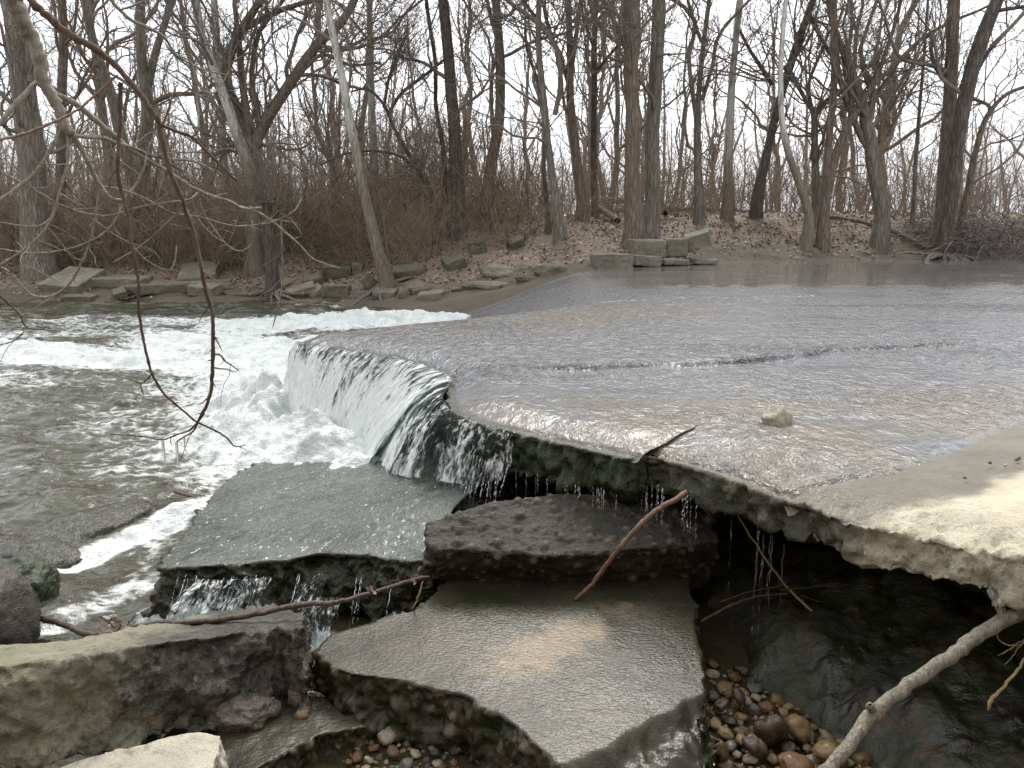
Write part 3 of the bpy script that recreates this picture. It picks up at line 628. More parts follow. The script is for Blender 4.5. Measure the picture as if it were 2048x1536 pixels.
slab('brown_slab', bs, (0.0, 0.0, -0.16), 0.0085, MAT_CENTRE, 'small brown wet slab with a gravelly broken side, beside the pale slab', 'concrete slab', seed=71, jag=0.012, jfreq=9, top_amp=0.005, side_amp=0.03, freq=11, peb=0.9, pebcell=0.045)
M_STONE = mat_rock('wet_brown_stone', (0.05, 0.04, 0.03), (0.13, 0.10, 0.075), (0.22, 0.19, 0.16), rough=0.4, wet=0.25, bump=0.7, peb=False, sc=2)
boulder('jagged_stone', PZ(484, 1428, 0.08), (0.11, 0.075, 0.065), (0.2, 0.1, 0.4), M_STONE, 'jagged brown and white stone wedged under the long rough block', 'stone', 5, amp=0.3, sub=5, facet=0.35)
M_BOULD = mat_rock('dark_boulder', (0.05, 0.043, 0.036), (0.095, 0.082, 0.068), (0.03, 0.026, 0.022), rough=0.55, wet=0.25, moss=0.0, bump=0.9, peb=False)
boulder('boulder', PZ(-22, 1235, 0.17), (0.17, 0.18, 0.22), (0.1, 0.1, 0.3), M_BOULD, 'dark rounded boulder at the left edge above the rough block', 'boulder', 9, amp=0.16, facet=0.2)
boulder('mossy_stone', PZ(50, 1178, 0.2), (0.12, 0.12, 0.13), (0.1, 0.5, 0.2), M_WETMOSS, 'small black mossy stone tucked behind the left edge boulder', 'stone', 12, amp=0.2, facet=0.3)
boulder('awash_rock', PZ(175, 1075, -0.075), (0.27, 0.5, 0.14), (0.05, 0.0, -0.45), MAT_WASH, 'low dark rock awash beside the strip of white foam', 'rock', 16, amp=0.22, facet=0.2)
boulder('awash_rock', PZ(60, 1130, -0.09), (0.34, 0.28, 0.12), (0.0, 0.0, -0.2), MAT_WASH, 'low dark rock awash behind the left edge boulder', 'rock', 18, amp=0.2, facet=0.2)
boulder('pale_stone', PZ(1553, 838, 0.785), (0.072, 0.055, 0.062), (0.1, 0.2, 0.3), M_PALE2, 'pale lone stone standing in the shallow water on the apron', 'stone', 23, amp=0.25, facet=0.4)
boulder('brown_stone', PZ(255, 1472, 0.02), (0.10, 0.06, 0.06), (0, 0.1, 0.1), M_STONE, 'rusty brown stone in the dark gap under the rough block', 'stone', 27, amp=0.2, facet=0.3)

# ---- mossy ledge on the right
basel = [(0.72, 3.6), (0.80, 3.0), (0.83, 2.62), (1.02, 2.27), (1.12, 2.05), (1.2, 1.6), (1.3, 0.8)]
Q, F = wedge_grid(0.8, 3.9, 0.12, 1.45, 0.0042)
sdv = -side(Q, basel)
P3 = np.stack([Q[:, 0], Q[:, 1], 0 * Q[:, 0]], 1)
sdn = sdv + 0.06 * fbm(P3 * 4, 4, 101)
z = -0.12 + 0.25 * sstep(-0.05, 0.30, sdn) + 0.16 * sstep(0.2, 1.1, sdn) + 0.075 * fbm(P3 * 2.6, 4, 103) + 0.06 * np.abs(fbm(P3 * np.array([5, 3.5, 1]), 4, 105)) + 0.012 * fbm(P3 * 22, 4, 107)
keep = (sdn > -0.12); F = F[keep[F].all(1)]; use = np.zeros(len(Q), bool); use[F] = True; mp = np.cumsum(use) - 1
m = NT('slick_algae'); p = m.pos(); a = m.noise(p, 4, 6, 0.65); b = m.noise(m.map(p, (1, 1.2, 1)), 13, 4, 0.55, 0.5); c = m.noise(p, 90, 3, 0.6)
col = m.mix(m.rng(a, 0.38, 0.62), (0.018, 0.015, 0.008), (0.022, 0.028, 0.008)); col = m.mix(m.rng(m.noise(p, 6, 5, 0.6), 0.52, 0.66), col, (0.055, 0.034, 0.014))
nrm = m.bump(b, 0.6, 0.03); nrm = m.bump(m.noise(p, 34, 5, 0.7), 0.6, 0.014, nrm); nrm = m.bump(c, 0.35, 0.004, nrm)
MAT_LEDGE = m.done(m.bsdf(col, m.rng(m.noise(p, 5, 4), 0.38, 0.55, 0.18, 0.62), nrm, extra={'Coat Weight': 0.22, 'Coat Roughness': 0.05, 'Coat IOR': 1.33, 'Coat Normal': m.bump(b, 0.9, 0.045)}))
led = put('mossy_ledge', mesh_np('mossy_ledge', np.stack([Q[:, 0], Q[:, 1], z], 1)[use], mp[F]), MAT_LEDGE)
tag(led, 'black slick algae-covered rock ledge under the pale overhanging slab', 'rock ledge')
def ledge_z(x, y):
    d = np.array([[x, y]]); s = -side(d, basel)[0]; return -0.12 + 0.25 * float(sstep(-0.05, 0.3, s)) + 0.16 * float(sstep(0.2, 1.1, s))
# ================================================================== FALLING WATER
m = NT('falling_water'); t = m.attr('fall'); s = m.attr('along'); p = m.pos()
cv = m.n('CombineXYZ', {0: m.math('MULTIPLY', s, 30.0), 1: m.math('MULTIPLY', t, 3.0), 2: 0.0}).outputs[0]
cv2 = m.n('CombineXYZ', {0: m.math('MULTIPLY', s, 95.0), 1: m.math('MULTIPLY', t, 7.0), 2: 3.0}).outputs[0]
n1 = m.noise(cv, 1.0, 5, 0.65, 0.4); n2 = m.noise(cv2, 1.0, 4, 0.65, 0.4)
q = m.math('ADD', m.math('MULTIPLY', n1, 0.55), m.math('MULTIPLY', n2, 0.45))
ro_ = m.noise(m.n('CombineXYZ', {0: m.math('MULTIPLY', s, 5.0), 1: m.math('MULTIPLY', t, 0.8), 2: 7.0}).outputs[0], 1.0, 3, 0.5)
q = m.math('ADD', q, m.math('MULTIPLY', m.math('SUBTRACT', ro_, 0.5), 0.35))
k = m.rng(m.math('ADD', q, m.math('MULTIPLY', m.attr('white'), 0.34)), 0.55, 0.70)
nrm = m.bump(n1, 0.8, 0.03); nrm = m.bump(n2, 0.8, 0.015, nrm)
wat = m.bsdf((0.055, 0.06, 0.05), 0.08, nrm, ior=1.33)
tr = m.n('BsdfTransparent', {'Color': (0.75, 0.8, 0.78)}).outputs[0]
w1 = m.n('MixShader', {0: m.attr('solid')}); m.lk(w1.inputs[1], tr); m.lk(w1.inputs[2], wat)
fo_ = m.bsdf((0.84, 0.87, 0.85), 0.5, nrm, spec=0.4)
w2 = m.n('MixShader', {0: k}); m.lk(w2.inputs[1], w1.outputs[0]); m.lk(w2.inputs[2], fo_)
MAT_FALL = m.done(w2.outputs[0])
def fall_sheet(mb, top, outs, z0, z1, n_s, n_t, amp, seed, at):
    """a ballistic sheet from a lip line: top (k,2), outs (k,2) throw vectors"""
    top = np.asarray(top, float); outs = np.asarray(outs, float)
    s = np.concatenate([[0], np.cumsum(np.linalg.norm(np.diff(top, axis=0), axis=1))]); ss = np.linspace(0, s[-1], n_s)
    T = np.stack([np.interp(ss, s, top[:, k]) for k in (0, 1)], 1); O = np.stack([np.interp(ss, s, outs[:, k]) for k in (0, 1)], 1)
    tt = np.linspace(0, 1, n_t)
    zz0 = np.interp(ss, s, z0) if hasattr(z0, '__len__') else np.full(n_s, z0); zz1 = np.interp(ss, s, z1) if hasattr(z1, '__len__') else np.full(n_s, z1)
    S_, T_ = np.meshgrid(ss, tt, indexing='ij')
    fl = np.sqrt(np.clip(0.08 * T_ + 0.92 * T_, 0, 1))
    XY = T[:, None, :] + O[:, None, :] * T_[..., None]
    Z = zz0[:, None] - (zz0 - zz1)[:, None] * (0.22 * T_ + 0.78 * T_ ** 2)
    NN = np.stack([S_ * 26, T_ * 3.0, 0 * S_], -1)
    dsp = amp * (fbm(NN, 4, seed, 0.6) + 0.5 * fbm(NN * np.array([3.4, 2, 1]), 3, seed + 5)) * sstep(0, 0.25, T_)
    on = norm(O)[:, None, :]; XY = XY + on * dsp[..., None]; Z = Z + 0.5 * dsp
    i = (np.arange(n_s - 1)[:, None] * n_t + np.arange(n_t - 1)[None, :]).reshape(-1)
    mb.add(np.concatenate([XY, Z[..., None]], -1).reshape(-1, 3), np.stack([i, i + 1, i + n_t + 1, i + n_t], 1))
    at['fall'].append(T_.ravel() + seed); at['along'].append(S_.ravel() + seed)
    ed_ = sstep(0, 0.3, S_) if seed in (100, 130) else (1 + 1.8 * sstep(0.75, 0.1, S_) if seed == 240 else 1.0)
    at['white'].append((ed_ * np.clip(0.25 + 0.75 * T_, 0, 0.9) * (1.0 if seed < 200 else 0.35)).ravel()); at['solid'].append((np.clip(ed_, 0, 1) * np.full_like(T_, 0.85 if seed < 200 else 0.25)).ravel())
mb = MB(); at = {'fall': [], 'along': [], 'white': [], 'solid': []}
top = [(-0.33, 4.40), (-0.40, 4.75), (-0.63, 5.15), (-1.01, 5.5), (-1.46, 5.83), (-1.73, 6.09)]
outs = [(-0.58, 0.24), (-0.62, 0.18), (-0.50, 0.05), (-0.34, -0.08), (-0.22, -0.16), (-0.12, -0.10)]
fall_sheet(mb, top, outs, [0.71, 0.715, 0.715, 0.715, 0.715, 0.715], [0.08, 0.02, -0.02, -0.02, 0.0, 0.2], 620, 60, 0.03, 100, at)
top2 = [(-0.36, 4.5), (-0.40, 4.75), (-0.62, 5.15), (-1.0, 5.5), (-1.45, 5.83)]
fall_sheet(mb, top2, [(-0.45, 0.18), (-0.5, 0.14), (-0.38, 0.0), (-0.26, -0.1), (-0.16, -0.14)], 0.70, [0.1, 0, 0, 0, 0.0], 500, 50, 0.05, 130, at)
fall_sheet(mb, [(-0.44, 4.85), (-0.37, 4.5), (-0.385, 4.15), (-0.31, 3.80), (-0.15, 3.58), (0.02, 3.45)], [(-0.56, 0.17), (-0.5, 0.16), (-0.3, 0.06), (-0.16, -0.05), (-0.08, -0.09), (-0.04, -0.06)], 0.715, [0.02, 0.05, 0.24, 0.38, 0.44, 0.5], 300, 40, 0.03, 240, at)
f = put('waterfall', mb.mesh('waterfall', True, {k: np.concatenate(v) for k, v in at.items()}), MAT_FALL)
tag(f, 'white sheet of water falling from the apron lip into the foam', 'waterfall', kind='structure')

# thin strands and droplets in the hollows
m = NT('water_strands'); lw = m.n('LayerWeight', {'Blend': 0.4}).outputs['Facing']
gl = m.n('BsdfGlossy', {'Color': (0.95, 0.97, 1), 'Roughness': 0.06}).outputs[0]; tr = m.n('BsdfTransparent', {'Color': (0.92, 0.95, 0.95)}).outputs[0]
df = m.bsdf((0.75, 0.8, 0.8), 0.3)
a = m.n('MixShader', {0: 0.45}); m.lk(a.inputs[1], tr); m.lk(a.inputs[2], gl)
b_ = m.n('MixShader', {0: m.rng(m.noise(m.pos(), 26, 3), 0.55, 0.8)}); m.lk(b_.inputs[1], a.outputs[0]); m.lk(b_.inputs[2], df)
MAT_STRAND = m.done(b_.outputs[0])
def strands(mb, line, n, z0, z1, r0, r1, out, g, nn=26):
    n = max(5, int(n * 0.7))
    line = np.asarray(line, float); s = np.concatenate([[0], np.cumsum(np.linalg.norm(np.diff(line, axis=0), axis=1))])
    # clustered positions
    cl = g.uniform(0, s[-1], max(3, n // 7)); u = np.clip(np.where(g.random(n) < 0.7, g.choice(cl, n) + g.normal(0, 0.03, n), g.uniform(0, s[-1], n)), 0, s[-1])
    x = np.interp(u, s, line[:, 0]); y = np.interp(u, s, line[:, 1])
    t = np.linspace(0, 1, nn)[None, :]; Lf = g.uniform(0.6, 1.0, n)[:, None]; st = g.uniform(0, 0.06, n)[:, None]
    zt = z0 + (z1 - z0) * np.clip(st + t * Lf, 0, 1)
    o = np.asarray(out)[None, :] * (1 + 0.3 * g.normal(0, 1, (n, 1)))
    P = np.stack([x[:, None] + o[:, :1] * t + g.normal(0, 0.0018, (n, nn)), y[:, None] + o[:, 1:] * t + g.normal(0, 0.0018, (n, nn)), zt], -1)
    bead = g.random((n, nn)); bead = np.where(bead < 0.35 * (0.3 + t), 0.08, 0.4 + 0.8 * bead); R = g.uniform(r0, r1, n)[:, None] * bead * np.interp(t, [0, 0.1, 0.8, 1], [0.5, 1, 0.8, 0.15])
    mb.add(*tubes(P, R, 5))
def drops(mb, P, R):
    V, F = ICO[1]; n = len(P); VV = V[None] * np.stack([R, R, R * 1.4], -1)[:, None, :] + P[:, None, :]
    FF = F[None] + (np.arange(n) * len(V))[:, None, None]; FF = FF.reshape(-1, 3); mb.add(VV.reshape(-1, 3), np.concatenate([FF, FF[:, 2:]], 1)[:, [0, 1, 2, 2]])
g = np.random.default_rng(3); mb = MB()
off_ = lambda L, dx, dy: [(x + dx, y + dy) for x, y in L]
strands(mb, off_([(-0.30, 3.80), (-0.14, 3.58), (0.06, 3.42)], -0.05, -0.05), 60, 0.58, 0.34, 0.002, 0.006, (-0.03, -0.03), g)
strands(mb, off_([(0.02, 3.42), (0.30, 3.22), (0.5, 3.07)], -0.01, -0.03), 34, 0.56, 0.3, 0.001, 0.003, (0, -0.015), g)
strands(mb, off_(EDGE[:3], 0, -0.02), 20, 0.60, 0.40, 0.0015, 0.004, (0, -0.02), g)
strands(mb, off_(EDGE[2:6], 0, 0.06), 14, 0.56, 0.05, 0.0008, 0.0018, (0, -0.01), g)
mb_a = mb
tlf = [PZ(px, py, 0.528, 0.065, -0.07)[:2] for px, py in ((330, 1140), (440, 1138), (560, 1128), (640, 1118), (800, 1126), (850, 1130))]
strands(mb, off_(tlf, 0, -0.03), 14, 0.22, 0.0, 0.001, 0.003, (-0.015, -0.12), g)
strands(mb, off_(tlf[1:4], 0, -0.03), 18, 0.22, 0.0, 0.001, 0.003, (-0.03, -0.14), g)
st = put('water_strands', mb.mesh('water_strands'), MAT_STRAND); tag(st, 'thin strands of water dripping from the mossy slab edges', 'water', kind='stuff')

mb = MB(); n = 1500
seg = np.array([(-0.5, 3.7), (-0.6, 4.1), (-0.85, 4.6), (-1.05, 4.95), (-1.35, 5.3), (-1.75, 5.7), (-2.05, 6.2)])
u = g.uniform(0, len(seg) - 1.001, n); i = u.astype(int); f_ = (u - i)[:, None]; c = seg[i] * (1 - f_) + seg[i + 1] * f_
zb = np.where(c[:, 1] < 4.1, 0.26, 0.04)
P = np.concatenate([c + g.normal(0, 0.11, (n, 2)), (zb + np.abs(g.normal(0, 0.09, n)))[:, None]], 1); drops(mb, P, g.uniform(0.002, 0.0055, n))
n = 500; e = np.array(EDGE[:6]); u = g.uniform(0, 4.999, n); i = u.astype(int); f_ = (u - i)[:, None]; c = e[i] * (1 - f_) + e[i + 1] * f_
drops(mb, np.concatenate([c + np.array([0, 0.02]) + g.normal(0, 0.035, (n, 2)), g.uniform(0.02, 0.55, n)[:, None]], 1), g.uniform(0.001, 0.0030, n))
n = 350; c = np.stack([g.uniform(-1.5, -0.4, n), np.zeros(n)], 1); c[:, 1] = np.interp(c[:, 0], [-1.6, -0.35], [3.02, 2.80]) + g.normal(0, 0.05, n)
drops(mb, np.concatenate([c, g.uniform(0.0, 0.2, n)[:, None]], 1), g.uniform(0.0015, 0.004, n))
n = 700; c = np.stack([g.normal(-1.2, 0.5, n), g.normal(11.6, 0.8, n)], 1); drops(mb, np.concatenate([c, (0.2 + np.abs(g.normal(0, 0.12, n)))[:, None]], 1), g.uniform(0.008, 0.02, n))
m = NT('spray'); MAT_SPRAY = m.done(m.bsdf((0.85, 0.88, 0.88), 0.12))
sp = put('spray', mb.mesh('spray'), MAT_SPRAY); tag(sp, 'spray and droplets thrown up where the falls land', 'spray', kind='stuff')

# froth where the strands land on the tilted slab and between the slabs
def froth_patch(mb, pts, rad, n, g, zf):
    """ragged films of foam: many small flat blobs"""
    pts = np.asarray(pts, float); u = g.uniform(0, len(pts) - 1.001, n); i = u.astype(int); f = (u - i)[:, None]
    c = pts[i] * (1 - f) + pts[i + 1] * f + g.normal(0, rad, (n, 2))
    V, F = ICO[2]; R = g.uniform(0.4, 1.0, n) * 0.022
    keep = fbm(np.concatenate([c, np.zeros((n, 1))], 1) * 9, 3, 5) > -0.05; c = c[keep]; R = R[keep]; n = len(c)
    z = np.array([zf(a, b) for a, b in c]); sc = np.stack([R * g.uniform(0.8, 2.0, n), R * g.uniform(0.6, 1.2, n), R * 0.35], -1)
    VV = V[None] * sc[:, None, :] * (1 + 0.35 * g.normal(0, 1, (n, len(V), 1))) + np.concatenate([c, z[:, None]], 1)[:, None, :]
    FF = (F[None] + (np.arange(n) * len(V))[:, None, None]).reshape(-1, 3); mb.add(VV.reshape(-1, 3), FF[:, [0, 1, 2, 2]])
tz = lambda x, y: 0.535 + 0.065 * x - 0.07 * y + float(tilt_up(x, y))
mb = MB()
froth_patch(mb, [(-0.62, 3.72), (-0.45, 3.62), (-0.33, 3.5), (-0.22, 3.38)], 0.06, 420, g, tz)
froth_patch(mb, [(-0.75, 4.1), (-0.55, 3.9)], 0.07, 260, g, tz)
m = NT('froth'); p = m.pos(); n1 = m.noise(p, 60, 4, 0.7)
fb = m.bsdf((0.82, 0.86, 0.85), 0.25, m.bump(n1, 0.8, 0.01)); tr = m.n('BsdfTransparent').outputs[0]
mm = m.n('MixShader', {0: m.rng(m.noise(p, 34, 4, 0.7), 0.40, 0.58)}); m.lk(mm.inputs[1], tr); m.lk(mm.inputs[2], fb); MAT_FROTH = m.done(mm.outputs[0])
fr = put('froth', mb.mesh('froth'), MAT_FROTH); tag(fr, 'froth where the falling water splashes on the tilted slab', 'foam', kind='stuff')
# small chute between the left block and the centre slab, and the run-off from the tilted slab
mb = MB(); at = {'fall': [], 'along': [], 'white': [], 'solid': []}
c0 = PZ(612, 1190, 0.14)[:2]; c1 = PZ(690, 1190, 0.14)[:2]
fall_sheet(mb, [c0, c1], [PZ(608, 1300, 0.02)[:2] - c0, PZ(640, 1300, 0.02)[:2] - c1], 0.13, -0.01, 60, 50, 0.02, 210, at)
for a_, b_, zz in (((380, 1148), (452, 1152), 0.22), ((455, 1150), (545, 1146), 0.23), ((620, 1140), (660, 1138), 0.24)):
    q0 = PZ(*a_, zz)[:2]; q1 = PZ(*b_, zz)[:2]
    fall_sheet(mb, [q0, q1], [(-0.07, -0.17), (-0.02, -0.20)], zz - 0.02, 0.0, 70, 40, 0.045, 220 + a_[0] % 17, at)
sc_ = put('small_cascade', mb.mesh('small_cascade', True, {k: np.concatenate(v) for k, v in at.items()}), MAT_FALL); tag(sc_, 'small runs of white water spilling off the tilted slab', 'waterfall', kind='structure')
# bubbles drifting on the pool
n = 420; mb = MB(); g = np.random.default_rng(15)
bx_ = np.stack([g.uniform(-7, -1.7, n), g.uniform(3.9, 8.5, n)], 1); bx_ = bx_[bx_[:, 0] > -0.72 * bx_[:, 1] - 0.3]
rr = np.exp(g.normal(math.log(0.014), 0.55, len(bx_))).clip(0.006, 0.07)
V, F = ICO[2]; n = len(bx_)
VV = V[None] * (rr[:, None, None] * np.array([1, 1, 0.7])) + np.concatenate([bx_, np.full((n, 1), 0.008)], 1)[:, None, :]
FF = (F[None] + (np.arange(n) * len(V))[:, None, None]).reshape(-1, 3); mb.add(VV.reshape(-1, 3), FF[:, [0, 1, 2, 2]])
m = NT('bubble'); lw = m.n('LayerWeight', {'Blend': 0.25}).outputs['Facing']
gl = m.n('BsdfGlossy', {'Color': (1, 1, 1), 'Roughness': 0.05}).outputs[0]; tr = m.n('BsdfTransparent').outputs[0]
mm = m.n('MixShader', {0: m.rng(lw, 0.1, 0.9, 0.12, 0.8)}); m.lk(mm.inputs[1], tr); m.lk(mm.inputs[2], gl)
bb = put('foam_bubbles', mb.mesh('foam_bubbles'), m.done(mm.outputs[0])); tag(bb, 'bubbles drifting on the brown pool', 'bubbles', kind='stuff')

# ================================================================== PEBBLES
def mat_pebble():
    m = NT('wet_pebble'); p = m.obj(); r = m.n('ObjectInfo').outputs['Random']
    base = m.ramp(r, [(0.0, (0.10, 0.052, 0.018)), (0.14, (0.16, 0.095, 0.038)), (0.28, (0.06, 0.038, 0.022)), (0.40, (0.21, 0.135, 0.06)), (0.53, (0.085, 0.075, 0.06)), (0.62, (0.22, 0.16, 0.09)), (0.74, (0.13, 0.062, 0.02)), (0.92, (0.30, 0.25, 0.18)), (1.0, (0.06, 0.055, 0.05))], 'CONSTANT')
    col = m.mix(0.6, base, m.ramp(m.noise(p, 3.0, 5, 0.6), [(0.25, 0.5), (0.75, 1.5)]), 'MULTIPLY')
    return m.done(m.bsdf(col, m.rng(r, 0, 1, 0.18, 0.45), m.bump(m.noise(p, 14, 4, 0.6), 0.35, 0.06), extra={'Coat Weight': 0.22, 'Coat Roughness': 0.1}))
MAT_PEB = mat_pebble()
PEBS = []
for k in range(10):
    V, F = ICO[3]; gg = np.random.default_rng(200 + k)
    P = V * (1 + 0.42 * fbm(V * 1.4 + k * 5, 3, k)[:, None] + 0.04 * fbm(V * 4 + k, 3, k + 50)[:, None]) * np.array([1, gg.uniform(0.65, 0.9), gg.uniform(0.45, 0.75)])
    me = mesh_np('pebble', P, F); me.materials.append(MAT_PEB); PEBS.append(me)
def pebble(loc, r, label, group=None, name='pebble', rot=None, me=None, g=rng, sc=(1, 1, 1)):
    r = r * 0.82
    o = put(name, me or PEBS[int(g.integers(0, 10))]); o.location = loc; o.scale = (r * sc[0], r * sc[1], r * sc[2])
    o.rotation_euler = rot or (g.normal(0, 0.35), g.normal(0, 0.35), g.uniform(0, 6.28)); return tag(o, label, 'pebble', group)
def fill(poly_px, n, r0, r1, z0, label, group, seed, layers=1):
    g = np.random.default_rng(seed); poly = [PZ(*q, z0)[:2] for q in poly_px]; A = np.array(poly); placed = []
    lo, hi = A.min(0), A.max(0); tries = 0; cnt = 0
    while cnt < n and tries < 30000:
        tries += 1; q = lo + g.random(2) * (hi - lo)
        if not inside(q[None], A)[0]: continue
        r = r1 * (r0 / r1) ** min(1, tries / 2500 + 0.15 * g.random())
        zz = 0
        bad = False
        for (a, b, rr) in placed:
            dd = math.hypot(a - q[0], b - q[1])
            if dd < (r + rr) * 0.78: bad = True; break
        if bad: continue
        placed.append((q[0], q[1], r)); cnt += 1
        pebble((q[0], q[1], z0 + r * 0.1 + g.uniform(0, 0.02)), r, label, group, g=g)
    return cnt
big = [(1541, 1462, 0.085, 'largest egg-shaped wet brown stone leaning upright in the gravel', (0.2, 1.2, 1.4)), (1600, 1455, 0.066, 'chunky brown stone right beside the largest egg-shaped stone', (0.3, 0.4, 0.5)),
       (1655, 1500, 0.062, 'flat orange-brown stone partly under the grey driftwood', (0.1, 0.1, 0.2)), (1442, 1410, 0.036, 'round brown stone under the right corner of the flat brown slab', None), (1440, 1500, 0.045, 'upright tan stone touching the right side of the flat brown slab', (0.4, 1.1, 0.2)),
       (1590, 1528, 0.06, 'mustard yellow stone at the bottom edge right of the flat brown slab', (0.1, 0.1, 0.3)), (1510, 1490, 0.05, 'dull olive stone below the largest egg-shaped stone', None), (1478, 1392, 0.034, 'tan stone between the slab corner and the black ledge', None)]
for px, py, r, lab, rot in big:
    o = pebble(PZ(px, py, 0.03), r, lab, None, 'river_stone', rot, g=np.random.default_rng(px)); o['category'] = 'stone'
fill([(1420, 1335), (1480, 1345), (1580, 1420), (1710, 1500), (1770, 1600), (1435, 1600)], 160, 0.008, 0.042, -0.03, 'small wet brown pebble in the gravel between the flat slab and the ledge', 'pebbles right of the flat brown slab', 1)
b2 = [(775, 1470, 0.05, 'grey-brown pebble, biggest in the gravel left of the flat slab', None), (762, 1452, 0.03, 'brown pebble against the mossy slab edge', None), (868, 1502, 0.026, 'whitish pebble at the right of the left gravel patch', None), (812, 1530, 0.034, 'pale buff pebble at the bottom edge of the left gravel patch', None), (786, 1503, 0.027, 'orange-tan pebble in the left gravel patch', None)]
for px, py, r, lab, rot in b2: pebble(PZ(px, py, 0.0), r, lab, None, 'pebble', rot, g=np.random.default_rng(px))
fill([(735, 1448), (800, 1440), (850, 1470), (900, 1510), (960, 1600), (690, 1600), (700, 1480)], 110, 0.010, 0.026, -0.035, 'small pebble in the gravel patch left of the flat brown slab', 'pebbles left of the flat brown slab', 2)
for k, (px, py) in enumerate(((605, 1360), (640, 1375), (628, 1350))):
    pebble(PZ(px, py, 0.0), 0.03, 'small stone in the trickle between the rough block and the flat slab', 'stones in the trickle', g=np.random.default_rng(900 + k))
# loose chips on the dry slab
for k, (px, py, r) in enumerate(((1980, 925, 0.010), (2035, 918, 0.014), (2010, 930, 0.008), (1930, 955, 0.008))):
    pebble(PZ(px, py, 0.80), r, 'tiny dark chip lying on the dry cream slab', 'chips on the cream slab', g=np.random.default_rng(800 + k))
# ================================================================== NEAR STICKS AND BRANCHES
def mat_bark(name, c1, c2, c3=None, sc=1.0, fiss=0.0, rough=0.85, zmix=None, bump=0.7):
    m = NT(name); p = m.pos(); ps = m.map(p, (1, 1, 0.22))
    a = m.noise(ps, 18 * sc, 5, 0.65, 0.4); b = m.noise(p, 3 * sc, 4, 0.6)
    col = m.mix(m.rng(a, 0.35, 0.65), c1, c2); col = m.mix(m.rng(b, 0.5, 0.7), col, c3 or tuple(x * 1.35 for x in c1))
    h = a
    if fiss > 0:
        v = m.voro(m.map(p, (1, 1, 0.16)), 22 * sc, 'Distance', 'DISTANCE_TO_EDGE'); fk = m.rng(v, 0.0, 0.22)
        col = m.mix(m.math('MULTIPLY', m.math('SUBTRACT', 1.0, fk), fiss), col, tuple(x * 0.45 for x in c1)); h = m.math('ADD', a, fk)
    if zmix:                                       # sycamore: pale upper bark, brown flaking lower down
        z0, z1, pale = zmix; zc = m.n('SeparateXYZ', {0: p}).outputs[2]
        kk = m.rng(m.math('ADD', zc, m.math('MULTIPLY', m.math('SUBTRACT', m.noise(ps, 9, 5, 0.65), 0.5), (z1 - z0) * 1.6)), z0, z1)
        pc = m.mix(m.rng(m.noise(ps, 13, 4, 0.6), 0.52, 0.62), pale, tuple(x * 0.5 for x in pale)); col = m.mix(kk, col, pc)
    return m.done(m.bsdf(col, rough, m.bump(h, bump, 0.02)))
B_GREY = mat_bark('grey_twig_bark', (0.21, 0.195, 0.16), (0.32, 0.295, 0.245), (0.14, 0.12, 0.095), sc=4)
B_BROWN = mat_bark('brown_twig_bark', (0.075, 0.048, 0.034), (0.125, 0.085, 0.06), (0.16, 0.12, 0.09), sc=4)
B_RED = mat_bark('red_brown_stick', (0.13, 0.062, 0.038), (0.20, 0.105, 0.068), (0.09, 0.045, 0.03), sc=4, rough=0.6)
B_DRIFT = mat_bark('driftwood', (0.20, 0.175, 0.13), (0.34, 0.30, 0.235), (0.11, 0.092, 0.066), sc=5, bump=1.0)
B_WETDARK = mat_bark('wet_dark_stick', (0.045, 0.028, 0.02), (0.085, 0.055, 0.038), (0.12, 0.08, 0.055), sc=4, rough=0.4)
B_STRAW = mat_bark('dry_straw', (0.32, 0.24, 0.12), (0.42, 0.33, 0.18), sc=5)
def pxtube(pts, y0, y1, k=8, n=None, wig=0.0015, zs=None, knob=0.12, seed=0):
    pts = np.array(pts, float); m_ = len(pts); ys = np.linspace(y0, y1, m_)
    P = np.array([PY(a, b, y) for (a, b, _), y in zip(pts, ys)]); R = np.array([w_ * 0.5 * mpp(y) for (_, _, w_), y in zip(pts, ys)])
    n = n or max(8, 5 * m_); P, R = resample(P, R, n); g = np.random.default_rng(seed + int(abs(pts[0, 0]) + abs(pts[0, 1]) * 3))
    P = P + g.normal(0, wig, P.shape) * np.clip(R / 0.01, 0.3, 1.2)[:, None]
    R = R * (1 + knob * (g.random(n) - 0.4)); R[-1] *= 0.5
    if n > 20 and wig > 0.0012 or wig == 0.0015 * 0.7:                     # buds and node rings on the bark
        i = np.arange(4, n - 1, 6); R[i] *= 1.22
    return tubes(P[None], R[None], k)
def buds(pts, y0, y1, seed, every=26, lr=(0.005, 0.022)):
    pts = np.array(pts, float); ys = np.linspace(y0, y1, len(pts)); P = np.array([PY(a, b, y) for (a, b, _), y in zip(pts, ys)]); R = np.array([w_ * 0.5 * mpp(y) for (_, _, w_), y in zip(pts, ys)])
    L = np.sum(np.linalg.norm(np.diff(pts[:, :2], axis=0), axis=1)); n = max(2, int(L / every)); P, R = resample(P, R, n + 2); g = np.random.default_rng(seed); T = norm(np.gradient(P, axis=0))[1:-1]
    D = norm(T * 0.8 + norm(np.cross(T, g.normal(0, 1, T.shape)))); ln = g.uniform(*lr, n)
    B = walk(P[1:-1], D, ln, 5, 0.22, 0, g); return tubes(B, (np.clip(R[1:-1] * 0.5, 0.0007, 0.002))[:, None] * np.array([1, 1.05, 0.9, 0.7, 0.3])[None], 5)
